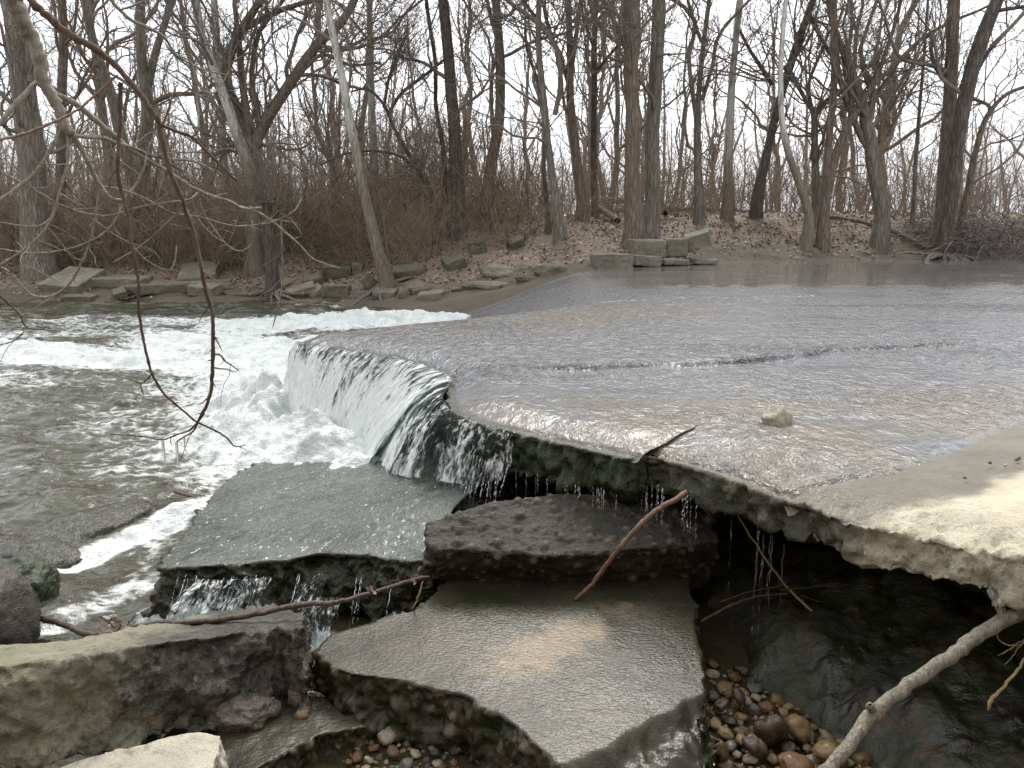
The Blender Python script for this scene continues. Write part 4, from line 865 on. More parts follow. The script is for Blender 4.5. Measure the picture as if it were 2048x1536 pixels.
def stick(name, label, cat, mat, main, y0, y1, subs=(), group=None, k=8, part='twig', wig=0.0015, knob=0.12):
    mb = MB(); mb.add(*pxtube(main, y0, y1, k, wig=wig, knob=knob)); o = put(name, mb.mesh(name), mat); tag(o, label, cat, group)
    for s in subs:
        pts, a, b = s[:3]; mt = s[3] if len(s) > 3 else mat
        q = MB(); q.add(*pxtube(pts, a, b, 6, wig=wig * 0.7)); q.add(*buds(pts, a, b, len(pts))); q.add(*buds(pts, a, b, len(pts) + 5, 70, (0.03, 0.13))); put(part, q.mesh(part), mt, o)
    return o
def W(pts, w0, w1): n = len(pts); return [(a, b, w0 + (w1 - w0) * i / (n - 1)) for i, (a, b) in enumerate(pts)]
A = W([(10, -60), (28, 0), (50, 52), (78, 110), (86, 160), (103, 190), (120, 226), (132, 258), (150, 272)], 31, 15)
subs = [(W([(103, 186), (150, 207), (190, 240), (230, 272), (262, 300), (300, 323), (332, 341), (372, 368), (420, 391), (460, 403), (485, 417), (525, 415)], 12, 5), 2.1, 2.5),
        (W([(480, 413), (520, 427), (560, 456), (600, 491), (625, 517), (650, 528), (680, 537)], 5.5, 2.5), 2.47, 2.6),
        (W([(148, 271), (175, 274), (205, 276), (240, 288), (268, 296), (300, 310), (340, 318), (385, 322), (428, 341)], 9, 4), 2.1, 2.4),
        (W([(146, 270), (165, 303), (186, 345), (203, 376), (226, 398), (246, 401)], 11, 6), 2.1, 2.2),
        (W([(244, 401), (268, 374), (288, 335), (296, 298), (314, 262), (338, 222), (345, 186)], 5, 2.5), 2.2, 2.3),
        (W([(124, 260), (100, 300), (70, 345), (40, 371), (0, 400), (-60, 440)], 9, 7), 2.1, 1.95),
        (W([(137, 268), (136, 320), (120, 378), (106, 430), (93, 455), (58, 492), (0, 531), (-40, 560)], 7, 4), 2.1, 2.0),
        (W([(80, 158), (62, 176), (34, 205), (0, 246), (-40, 290)], 11, 8), 2.1, 1.95),
        (W([(0, 342), (40, 365), (88, 391), (120, 410), (170, 426), (216, 431), (270, 416), (330, 405), (384, 396), (396, 384)], 4.5, 3), 2.0, 2.3),
        (W([(203, 375), (196, 402), (190, 440), (178, 490), (160, 532), (130, 576), (100, 593), (66, 591), (45, 573), (20, 545), (0, 532)], 6, 3.5), 2.18, 2.1),
        (W([(205, 373), (250, 381), (300, 402), (340, 424), (400, 434), (470, 452), (520, 449), (560, 438), (590, 420), (604, 394)], 5, 2.5), 2.18, 2.4),
        (W([(245, 401), (236, 430), (216, 459), (176, 485), (112, 503), (60, 507), (0, 497)], 5, 3), 2.2, 2.1),
        (W([(480, 420), (472, 450), (457, 488)], 3, 2), 2.45, 2.5), (W([(504, 440), (503, 490), (476, 502), (450, 486), (430, 460), (410, 430), (396, 396)], 3.5, 3), 2.48, 2.4),
        (W([(562, 441), (564, 500), (565, 560), (554, 620), (545, 657)], 3.5, 2), 2.55, 2.6), (W([(0, 444), (40, 451), (74, 453), (96, 441), (110, 416)], 3.5, 3), 2.0, 2.1),
        (W([(96, 455), (125, 490), (150, 515), (170, 525)], 3, 2), 2.1, 2.15), (W([(390, 310), (396, 262), (397, 230), (400, 182), (425, 187), (440, 172), (460, 140)], 3.5, 2.2), 2.35, 2.5),
        (W([(290, 312), (340, 306), (400, 304), (467, 296)], 3, 2), 2.3, 2.4), (W([(110, 560), (60, 535), (40, 530)], 2.5, 2), 2.1, 2.1), (W([(190, 440), (215, 460), (262, 490), (300, 525), (340, 540), (352, 505), (353, 490)], 3, 2), 2.15, 2.25),
        (W([(384, 397), (392, 430), (425, 470), (450, 485)], 3, 2), 2.3, 2.4), (W([(0, 465), (-20, 460)], 3, 3), 2.0, 2.0), (W([(226, 525), (262, 505), (300, 478), (340, 440), (384, 400)], 3, 2.5), 2.3, 2.3)]
stick('overhanging_branch', 'thick pale grey branch with forking twigs hanging in from the top left corner', 'branch', B_GREY, A, 2.05, 2.1, subs, k=12)
Bm = W([(20, -50), (62, 0), (102, 40), (150, 75), (186, 95), (210, 111), (232, 132), (262, 166), (286, 195), (306, 226), (320, 249)], 15, 9)
bs_ = [(W([(320, 249), (352, 262), (386, 276), (411, 301), (442, 331), (475, 363)], 7, 4), 1.92, 2.0),
       (W([(318, 248), (334, 318), (350, 368), (363, 396), (371, 422), (386, 461), (396, 502), (405, 546), (414, 591), (424, 621), (426, 668), (426, 708), (424, 750), (422, 782), (411, 816), (395, 845)], 9, 7), 1.92, 2.05),
       (W([(395, 845), (380, 860), (355, 869), (326, 879), (290, 874), (250, 870), (206, 868)], 4.5, 1.5), 2.05, 2.1), (W([(397, 843), (386, 863), (368, 874), (352, 884)], 4, 2.5), 2.05, 2.06),
       (W([(427, 708), (440, 710), (450, 722), (465, 732), (478, 742)], 4, 2), 2.04, 2.1), (W([(325, 250), (338, 215), (345, 188)], 3, 2), 1.92, 1.95)]
stick('overhanging_branch', 'thin brown branch crossing the top left and drooping to the water in a long strand', 'branch', B_BROWN, Bm, 1.85, 1.92, bs_, k=8)
Cm = W([(242, 166), (240, 205), (240, 250), (236, 300), (235, 335), (240, 372), (248, 400), (256, 432), (264, 492), (276, 560), (279, 630), (289, 690), (304, 746), (330, 790), (360, 816), (391, 842), (430, 861), (458, 880), (468, 893)], 9, 3.5)
stick('hanging_twig', 'thin hanging twig with a snapped top end, left of the drooping brown strand', 'twig', B_BROWN, Cm, 2.0, 2.1, [(W([(304, 747), (296, 757), (282, 766), (268, 762), (256, 757)], 3.5, 1.8), 2.06, 2.1), (W([(283, 766), (282, 775), (287, 790)], 2.5, 1.8), 2.08, 2.08), (W([(236, 338), (228, 346), (220, 360), (219, 378)], 3.5, 2), 2.0, 2.0), (W([(456, 879), (470, 893), (492, 889)], 2.5, 1.5), 2.1, 2.1)])
stick('hanging_twig', 'straight reddish twig slanting up from the left edge near the top', 'twig', B_RED, W([(-30, 284), (0, 279), (40, 270), (80, 256), (120, 238), (155, 220), (190, 190), (236, 150)], 6, 4), 1.6, 1.9)
stick('hanging_twig', 'grey twig sloping down from the top edge between two sycamore trunks', 'twig', B_GREY, W([(205, -30), (232, 12), (262, 40), (295, 55), (330, 76), (350, 108), (376, 125), (412, 141), (455, 150)], 8, 2.5), 2.3, 2.5, [(W([(330, 76), (350, 68), (380, 66)], 3, 2), 2.4, 2.45), (W([(352, 110), (380, 122), (395, 170), (420, 185)], 3, 2), 2.42, 2.5), (W([(240, 20), (270, 10), (290, 0)], 4, 4), 2.3, 2.3)])
stick('hanging_twig', 'bare dark twig poking in over the pool at the left edge', 'twig', B_BROWN, W([(-25, 560), (0, 592), (18, 608), (36, 626), (55, 655), (85, 659), (122, 662)], 4.5, 2), 2.2, 2.3, [(W([(48, 664), (30, 680), (0, 690), (-20, 694)], 2.5, 2), 2.25, 2.25)])
# icicles
m = NT('ice'); lw = m.n('LayerWeight', {'Blend': 0.35}).outputs['Facing']
gls = m.n('BsdfGlass', {'Color': (0.96, 0.98, 1), 'Roughness': 0.05, 'IOR': 1.31}).outputs[0]; df = m.bsdf((0.85, 0.88, 0.9), 0.2)
mm = m.n('MixShader', {0: m.rng(lw, 0.25, 0.95, 0.25, 0.75)}); m.lk(mm.inputs[1], gls); m.lk(mm.inputs[2], df); MAT_ICE = m.done(mm.outputs[0])
for (x0, y0, x1, y1, w_), lab in zip(((325, 880, 332, 938, 7.5), (353, 884, 357, 938, 7.5), (300, 875, 303, 893, 4), (312, 877, 315, 888, 3)), ('long icicle hanging from the drooping twig, left one of the long pair', 'long icicle hanging from the drooping twig, right one of the long pair', 'short icicle on the thin end of the drooping twig, left of the long pair', 'tiniest icicle, between the short one and the long pair')):
    q = MB(); q.add(*pxtube([(x0, y0, w_), (x0 + (x1 - x0) * .3, y0 + (y1 - y0) * .3, w_ * .8), (x0 + (x1 - x0) * .7, y0 + (y1 - y0) * .7, w_ * .5), (x1, y1, w_ * .25)], 2.075, 2.075, 8, 14, 0.0003, knob=0.15)); tag(put('icicle', q.mesh('icicle'), MAT_ICE), lab, 'icicle', 'icicles on the drooping twig')

def ztube(pts, k=8, n=None, wig=0.0015, knob=0.12, seed=1):
    """pts: (px, py, width px, height z)"""
    P = np.array([PZ(a, b, z) for a, b, _, z in pts]); R = np.array([w_ * (0.25 if w_ > 24 else 0.33) * np.linalg.norm(q - [0, 0, HC]) / FPX for (_, _, w_, _), q in zip(pts, P)])
    n = n or 6 * len(pts); P, R = resample(P, R, n); g = np.random.default_rng(seed); P = P + g.normal(0, wig, P.shape); R = R * (1 + knob * (g.random(n) - 0.4)); R[-1] *= 0.6
    return tubes(P[None], R[None], k)
def zstick(name, label, cat, mat, main, subs=(), group=None, part='twig', **kw):
    q = MB(); q.add(*ztube(main, **kw)); o = put(name, q.mesh(name), mat); tag(o, label, cat, group)
    for s in subs: q = MB(); q.add(*ztube(s, 6)); put(part, q.mesh(part), mat, o)
    return o
st = zstick('fallen_stick', 'long dark wet stick lying on top of the long rough block', 'stick', B_WETDARK,
   [(38, 1210, 12, 0.12), (60, 1227, 14, 0.10), (120, 1246, 15, 0.13), (190, 1270, 15, 0.19), (245, 1262, 15, 0.25), (290, 1250, 16, 0.27), (400, 1243, 17, 0.30), (520, 1226, 17, 0.31), (600, 1210, 16, 0.32), (680, 1203, 14, 0.33), (760, 1180, 13, 0.33), (820, 1162, 12, 0.33), (858, 1152, 10, 0.33)],
   [[(660, 1205, 8, 0.33), (672, 1222, 6, 0.30), (676, 1245, 3, 0.25)], [(752, 1183, 6, 0.33), (748, 1168, 5, 0.36), (744, 1158, 3, 0.38)]])
def leaf_mesh(c, sx, sy, seed, curl=0.4, lobes=5):
    g = np.random.default_rng(seed); th = np.linspace(0, 2 * np.pi, 41)[:-1]; r = 0.62 + 0.38 * np.abs(np.cos(th * lobes / 2)) ** 0.7
    ring = np.stack([np.cos(th) * r * sx, np.sin(th) * r * sy, 0 * th], 1); mid = ring * 0.5; V = np.concatenate([[[0, 0, 0]], mid, ring]); V[:, 2] = curl * (V[:, 0] ** 2 / sx + np.abs(V[:, 1]) * 0.5) + 0.15 * sx * fbm(V * 30 + seed, 2, seed)
    R = np.array(Matrix.Rotation(g.uniform(0, 6), 3, 'Z') @ Matrix.Rotation(0.7, 3, 'X')); V = V @ R.T + c; n = 40
    F = [[0, 1 + i, 1 + (i + 1) % n, 1 + (i + 1) % n] for i in range(n)] + [[1 + i, 1 + n + i, 1 + n + (i + 1) % n, 1 + (i + 1) % n] for i in range(n)]; return V, np.array(F)
M_LEAF = mat_rock('dead_leaf', (0.075, 0.035, 0.024), (0.12, 0.06, 0.04), rough=0.5, bump=0.3, peb=False)
q = MB(); q.add(*leaf_mesh(PZ(222, 1252, 0.28), 0.035, 0.03, 3)); q.add(*leaf_mesh(PZ(236, 1262, 0.27), 0.026, 0.022, 5)); tag(put('dead_leaf', q.mesh('dead_leaf'), M_LEAF), 'crumpled dark red dead leaf caught where the long dark stick bends', 'leaf')
q = MB(); q.add(*ztube([(236, 1262, 5, 0.25), (212, 1240, 4, 0.29), (198, 1232, 3, 0.31)], 6)); q.add(*ztube([(250, 1258, 4, 0.26), (262, 1240, 3, 0.29), (272, 1226, 3, 0.31)], 6)); put('stalk', q.mesh('stalk'), B_WETDARK, bpy.data.objects['dead_leaf'])
for k, (px, py, z) in enumerate(((742, 1185, 0.35), (835, 1160, 0.35))):
    q = MB(); q.add(*leaf_mesh(PZ(px, py, z), 0.032, 0.024, 8 + k)); tag(put('dead_leaf', q.mesh('dead_leaf'), M_LEAF), ('wet dark red leaf hanging on the stick midway below the tilted slab', 'wet dark red leaf beside the left side of the dark block')[k], 'leaf')
zstick('bent_stick', 'bare reddish brown bent stick leaning over the dark gravelly block', 'stick', B_RED, [(1372, 985, 16, 0.62), (1345, 1003, 17, 0.60), (1318, 1017, 17, 0.575), (1280, 1050, 17, 0.52), (1242, 1092, 16, 0.44), (1205, 1140, 14, 0.33), (1170, 1182, 12, 0.24), (1148, 1199, 9, 0.21)])
zstick('dry_reed', 'long thin dry reed slanting down across the dark hollow', 'stem', B_STRAW, [(1462, 1008, 4, 0.55), (1500, 1070, 5, 0.42), (1540, 1130, 6, 0.30), (1580, 1180, 6, 0.20), (1628, 1226, 7, 0.14)], k=6)
zstick('dead_twig', 'thin curved brown twig at the foot of the hollow, pointing left', 'twig', B_BROWN, [(1400, 1245, 6, 0.10), (1440, 1222, 7, 0.13), (1500, 1196, 7, 0.16), (1580, 1186, 5, 0.18)], [[(1440, 1205, 4, 0.14), (1490, 1186, 4, 0.17), (1570, 1170, 4, 0.2)], [(1600, 1190, 3, 0.17), (1640, 1203, 3, 0.16), (1665, 1206, 3, 0.15)]])
zstick('dead_twig', 'long thin dark twig lying along the top of the black ledge', 'twig', B_WETDARK, [(1560, 1180, 5, 0.2), (1660, 1172, 5, 0.22), (1760, 1173, 5, 0.23), (1850, 1180, 4, 0.24), (1940, 1186, 3, 0.25)], [[(1625, 1172, 4, 0.21), (1680, 1167, 4, 0.23), (1720, 1172, 3, 0.23)]])
zstick('small_twig', 'short brown twig floating at the top of the white foam strip', 'twig', B_BROWN, [(348, 983, 6, 0.02), (368, 989, 7, 0.02), (384, 993, 5, 0.02)], k=6)
zstick('short_stem', 'short pale stem standing in the gap left of the dark block', 'stem', B_STRAW, [(846, 1163, 4, 0.33), (838, 1190, 5, 0.28), (825, 1218, 5, 0.2)], k=6)
zstick('driftwood_branch', 'thick pale grey driftwood branch with a side stub, front right', 'branch', B_DRIFT,
   [(2140, 1160, 52, 0.62), (2048, 1222, 50, 0.60), (1985, 1252, 46, 0.56), (1920, 1298, 46, 0.52), (1860, 1340, 44, 0.47), (1800, 1382, 42, 0.42), (1748, 1425, 50, 0.37), (1710, 1474, 44, 0.33), (1660, 1532, 44, 0.28), (1600, 1610, 42, 0.2), (1520, 1720, 40, 0.05)],
   [[(2010, 1235, 26, 0.58), (1995, 1205, 24, 0.62), (1978, 1176, 18, 0.65)], [(1746, 1420, 24, 0.38), (1738, 1410, 18, 0.41)]], part='side_stub', k=12, wig=0.0025, knob=0.10)
zstick('dry_straw', 'yellow dry straw standing at the right edge below the driftwood', 'straw', B_STRAW, [(2070, 1290, 6, 0.5), (2030, 1345, 7, 0.44), (1992, 1390, 8, 0.38), (1980, 1402, 11, 0.36), (1976, 1422, 5, 0.33)], k=6)
zstick('grass_curl', 'pale curled grass blade at the right edge under the driftwood', 'grass', B_STRAW, [(2060, 1272, 3, 0.5), (2020, 1290, 3, 0.47), (2000, 1282, 3, 0.47), (1996, 1262, 2, 0.5), (2003, 1248, 2, 0.52)], [[(2060, 1282, 3, 0.48), (2015, 1300, 3, 0.45), (1996, 1312, 2, 0.42)], [(2055, 1276, 3, 0.48), (2030, 1305, 2, 0.44), (2010, 1330, 2, 0.4)]], part='blade', k=5)

# ================================================================== FAR BANK: rubble, blocks, logs
M_CONC = mat_rock('old_concrete', (0.16, 0.145, 0.11), (0.235, 0.21, 0.165), (0.10, 0.10, 0.065), rough=0.9, bump=0.5, peb=False, sc=0.7, fine=22)
M_CONCD = mat_rock('mossy_old_concrete', (0.095, 0.086, 0.06), (0.15, 0.132, 0.095), (0.06, 0.062, 0.036), rough=0.9, bump=0.5, peb=False, sc=0.7, fine=22)
M_ROCK = mat_rock('bank_rock', (0.13, 0.11, 0.08), (0.20, 0.17, 0.125), (0.07, 0.062, 0.045), rough=0.9, bump=0.7, peb=False, sc=0.8, fine=22)
def chunk(name, label, cat, px0, px1, py0, py1, y, depth, rot, mat, seed, group=None, jag=0.03, amp=0.03, hole=False):
    """a slab seen between px0..px1 and py0..py1: its size comes from the depth y"""
    c = PY((px0 + px1) / 2, (py0 + py1) / 2, y); sw = (px1 - px0) * mpp(y); sh = (py1 - py0) * mpp(y)
    hx, hz, hy = sw / 2, sh / 2, depth / 2
    T = np.array([(-hx, -hy, hz), (hx, -hy, hz), (hx, hy, hz), (-hx, hy, hz)])
    g = np.random.default_rng(seed); T[:, 0] *= g.uniform(0.85, 1.05, 4); T[:, 1] *= g.uniform(0.85, 1.1, 4)
    R = np.array(Matrix.Rotation(rot[2], 3, 'Z') @ Matrix.Rotation(rot[1], 3, 'Y') @ Matrix.Rotation(rot[0], 3, 'X'))
    e = R @ np.array([0, 0, -2 * hz]); T = T @ R.T + c + np.array([0, hy * 0.8, 0])
    return slab(name, list(T), e, max(0.022, min(sw, sh) / 14), mat, label, cat, seed=seed, jag=jag, jfreq=3, top_amp=0.01, side_amp=amp, freq=3.5, group=group, upthr=(0.5, 0.8))
CH = [  # px0 px1 py0 py1 depth rot mat label
 (82, 178, 556, 580, 0.9, (0.35, 0.05, -0.2), 'C', 'broad pale tilted slab nearest the left end of the rubble'), (170, 290, 558, 572, 0.7, (0.05, 0.03, 0.1), 'C', 'long grey slab behind the broad pale tilted one'),
 (238, 392, 572, 586, 0.45, (0.0, -0.03, 0.05), 'D', 'long mossy green slab lying flat just above the water'), (345, 428, 542, 558, 0.8, (0.4, -0.1, 0.15), 'C', 'grey tilted slab behind the hanging strands'),
 (404, 490, 508, 532, 0.5, (0.1, -0.55, 0.2), 'D', 'mossy slab leaning steeply up to the undercut roots'), (566, 628, 578, 590, 0.5, (0.15, -0.25, 0.3), 'C', 'pale slanted slab at the waterline left of the leaning sycamore'),
 (605, 645, 580, 592, 0.5, (0.1, -0.45, 0.5), 'C', 'narrow pale slab overlapping the pale slanted slab'), (641, 696, 574, 594, 0.5, (0.0, 0.05, 0.1), 'D', 'blocky slab directly left of the leaning sycamore'),
 (120, 180, 595, 602, 0.35, (0.1, 0.02, 0.1), 'D', 'thin flat slab at the water edge below the broad pale one'), (370, 432, 574, 588, 0.4, (0.2, 0.1, 0), 'C', 'short grey slab right of the long mossy green one'),
 (220, 246, 584, 597, 0.35, (0.3, -0.3, 0.4), 'D', 'small dark slab under the left end of the long mossy one'), (392, 474, 560, 572, 0.5, (0.1, 0.1, -0.1), 'R', 'low brown slab behind the short grey one'),
 (803, 874, 562, 582, 0.7, (0.15, 0.05, 0.1), 'R', 'thick flat rock just right of the leaning sycamore foot'), (880, 930, 566, 582, 0.6, (0.1, 0, 0), 'R', 'square brown rock beside the dark water chute'),
 (926, 1012, 560, 574, 0.6, (0.1, -0.05, 0.1), 'R', 'long brown rock lying along the dark water chute'), (745, 790, 584, 596, 0.5, (0.1, 0.05, 0), 'C', 'pale flat rock at the water below the leaning sycamore'),
 (788, 824, 574, 596, 0.5, (0.2, 0.2, 0.3), 'R', 'rounded brown rock at the top of the far foam'), (834, 888, 588, 597, 0.4, (0.1, -0.1, 0), 'C', 'thin cream rock where the chute meets the far foam'),
 (1030, 1078, 545, 560, 0.6, (0.1, 0, 0.1), 'R', 'angular rock jutting into the chute edge'), (722, 750, 552, 578, 0.3, (0.1, -0.8, 0.2), 'D', 'slab tipped on edge against the leaning sycamore'),
 (936, 972, 486, 494, 0.4, (0.1, 0, 0), 'D', 'dark flat rock among leaves high on the bank'), (938, 972, 496, 505, 0.4, (0.1, 0, 0), 'D', 'dark flat rock just below the one among the leaves'),
 (600, 642, 556, 570, 0.5, (0.2, -0.2, 0.2), 'D', 'mossy rock above the pale slanted slab'), (884, 930, 520, 538, 0.5, (0.2, -0.3, 0.2), 'D', 'dark tilted slab midway up the bank'), (1016, 1050, 480, 496, 0.4, (0.2, -0.4, 0.2), 'D', 'dark pointed rock in the leaf litter'),
 (700, 722, 530, 548, 0.4, (0.1, 0.1, 0.2), 'C', 'pale upright block left of the leaning sycamore'), (640, 700, 536, 556, 0.5, (0.1, 0.05, 0.1), 'D', 'flat dark slab under the exposed roots'), (780, 850, 538, 556, 0.5, (0.2, -0.1, 0.2), 'D', 'mossy slab half buried right of the leaning sycamore'),
 (960, 1040, 528, 548, 0.7, (0.15, 0.1, 0), 'R', 'broad eroded rock shelf above the long brown rock'), (1060, 1150, 520, 545, 0.8, (0.2, 0.05, 0), 'R', 'eroded rock shelf left of the concrete wall end')]
for k, (a, b, c, d, dep, rot, mt, lab) in enumerate(CH):
    hit = ground_hit((a + b) / 2, d + 1)
    if mt == 'R':
        sw = (b - a) * mpp(hit[1]); boulder('bank_rock', lab and (hit + np.array([0, 0.1, 0.02])), (sw * 0.56, sw * 0.4, (d - c) * mpp(hit[1]) * 0.8), (0.1, rot[1], rot[2]), M_ROCK, lab, 'rock', 300 + k, amp=0.25, facet=0.5, sub=5); continue
    chunk('rubble_slab' if mt != 'R' else 'bank_rock', lab, 'slab' if mt != 'R' else 'rock', a, b, c - 3, d + 3, hit[1] - 0.05, dep, rot, {'C': M_CONC, 'D': M_CONCD, 'R': M_ROCK}[mt], 300 + k)
for k, (a, b, c, d, y, dep, rot, mt, lab) in enumerate([
 (1182, 1264, 509, 546, 13.75, 0.5, (0, 0.0, 0.25), M_CONC, 'end of the old concrete wall standing at the water'), (1260, 1322, 512, 534, 14.35, 0.5, (0, 0.06, 0.18), M_CONC, 'low middle piece of the old concrete wall at the water'),
 (1318, 1376, 518, 531, 14.6, 0.5, (0, 0.02, 0.15), M_CONC, 'lowest piece of the old concrete wall at the water'),
 (1261, 1331, 480, 516, 14.9, 0.7, (0, 0, 0.05), M_CONC, 'left one of the two square concrete blocks above the wall'), (1332, 1381, 478, 514, 15.0, 0.7, (0, 0, -0.12), M_CONC, 'right one of the two square concrete blocks above the wall'),
 (1376, 1430, 466, 496, 15.2, 0.7, (0.1, -0.30, -0.2), M_CONC, 'tilted concrete block leaning against the square blocks'), (1378, 1440, 518, 529, 14.9, 0.5, (0, 0.03, 0.1), M_CONC, 'cream flat slab at the water below the tilted block')]):
    chunk('concrete_block', lab, 'concrete block', a, b, c, d, y, dep, rot, mt, 400 + k, jag=0.03, amp=0.03)
# stones on the soil face right of the blocks
g = np.random.default_rng(77)
for k in range(70):
    px = g.uniform(1440, 1800); py = g.uniform(482, 520) if px > 1460 else g.uniform(505, 520); h = ground_hit(px, py); s = g.uniform(0.02, 0.055)
    if k == 0: V, F = ICO[3]; sm = mesh_np('bank_stone', V * (1 + 0.3 * fbm(V * 1.6, 3, 7)[:, None]) * np.array([1, .8, .6]), F, {'peb': np.zeros(len(V)), 'pebid': np.zeros(len(V)), 'moss': np.zeros(len(V))}); sm.materials.append(mat_rock('pale_bank_stone', (0.22, 0.20, 0.15), (0.32, 0.29, 0.22), rough=0.9, peb=False))
    o = put('bank_stone', sm); o.location = h + np.array([0, 0, s * 0.2]); o.scale = (s, s, s); o.rotation_euler = tuple(g.uniform(0, 3, 3)); tag(o, 'small pale stone in the bare soil bank right of the concrete blocks', 'stone', 'stones in the soil bank')
# ================================================================== TREES
K_BROWN = mat_bark('bark_brown', (0.143, 0.105, 0.078), (0.225, 0.173, 0.132), (0.180, 0.150, 0.120), sc=0.7, fiss=0.55)
K_GREY = mat_bark('bark_grey', (0.160, 0.131, 0.102), (0.246, 0.210, 0.174), (0.189, 0.167, 0.138), sc=0.7, fiss=0.6)
K_DARK = mat_bark('bark_dark', (0.068, 0.051, 0.041), (0.128, 0.099, 0.078), (0.150, 0.120, 0.099), sc=0.8, fiss=0.5)
K_SYC = mat_bark('bark_sycamore', (0.138, 0.106, 0.076), (0.218, 0.178, 0.132), (0.172, 0.144, 0.109), sc=0.8, fiss=0.2, zmix=(2.2, 4.2, (0.460, 0.448, 0.391)))
K_SYCW = mat_bark('bark_white_sycamore', (0.165, 0.138, 0.099), (0.242, 0.204, 0.149), (0.187, 0.165, 0.121), sc=0.8, fiss=0.1, zmix=(2.8, 4.0, (0.605, 0.594, 0.550)))
K_TWIG = mat_bark('twig_bark', (0.135, 0.105, 0.084), (0.209, 0.169, 0.135), sc=1.0, bump=0.2)
K_BRUSH = mat_bark('brush_bark', (0.20, 0.148, 0.10), (0.30, 0.228, 0.16), (0.24, 0.18, 0.125), sc=0.6, bump=0.1)
K_FAR = mat_bark('far_bark', (0.169, 0.130, 0.104), (0.247, 0.195, 0.163), sc=0.4, bump=0.1)

def crown_from(stems, n1, g, zlo, zhi, L1=(1.4, 3.6), dens=1.0):
    """limbs, branches and twigs on a list of stems [(P (n,3), R (n,))]; zlo..zhi: where limbs leave the stem"""
    mb = MB(); P1s, R1s = [], []
    for P, R in stems:
        zz = P[:, 2]; ok = np.where((zz > zlo) & (zz < zhi))[0]
        if len(ok) < 2: continue
        n = len(P); t0, t1 = ok[0] / (n - 1), min(0.98, ok[-1] / (n - 1)); k = max(2, int(n1 * (t1 - t0) ** 0.3))
        k = int(k * 1.25); a, b = sprout(P[None], R[None], k, t0, t1, 0.5, 1.25, L1[0], L1[1], 11, 0.22, 0.10, 0.42, 0.010, g, 0.05); P1s.append(a); R1s.append(b)
    if not P1s: return None
    P1 = np.concatenate(P1s); R1 = np.concatenate(R1s); mb.add(*tubes(P1, R1, 5))
    P2, R2 = sprout(P1, R1, int(5 * dens), 0.2, 1.0, 0.4, 1.2, 0.6, 1.7, 8, 0.24, 0.07, 0.6, 0.0065, g); mb.add(*tubes(P2, R2, 4))
    P3, R3 = sprout(P2, R2, int(6 * dens), 0.15, 1.0, 0.4, 1.1, 0.35, 0.95, 6, 0.24, 0.05, 0.65, 0.0045, g); mb.add(*tubes(P3, R3, 3))
    P4, R4 = sprout(P3, R3, 2, 0.2, 1.0, 0.4, 1.0, 0.2, 0.5, 4, 0.2, 0.03, 0.7, 0.0034, g); mb.add(*tubes(P4, R4, 3))
    # fine shoots straight off the stems
    for P, R in stems[:1]:
        a, b = sprout(P[None], R[None], 40, 0.12, 0.6, 0.5, 1.3, 0.3, 1.0, 7, 0.2, 0.08, 0.05, 0.005, g, 0.008); mb.add(*tubes(a, b, 3))
    return mb
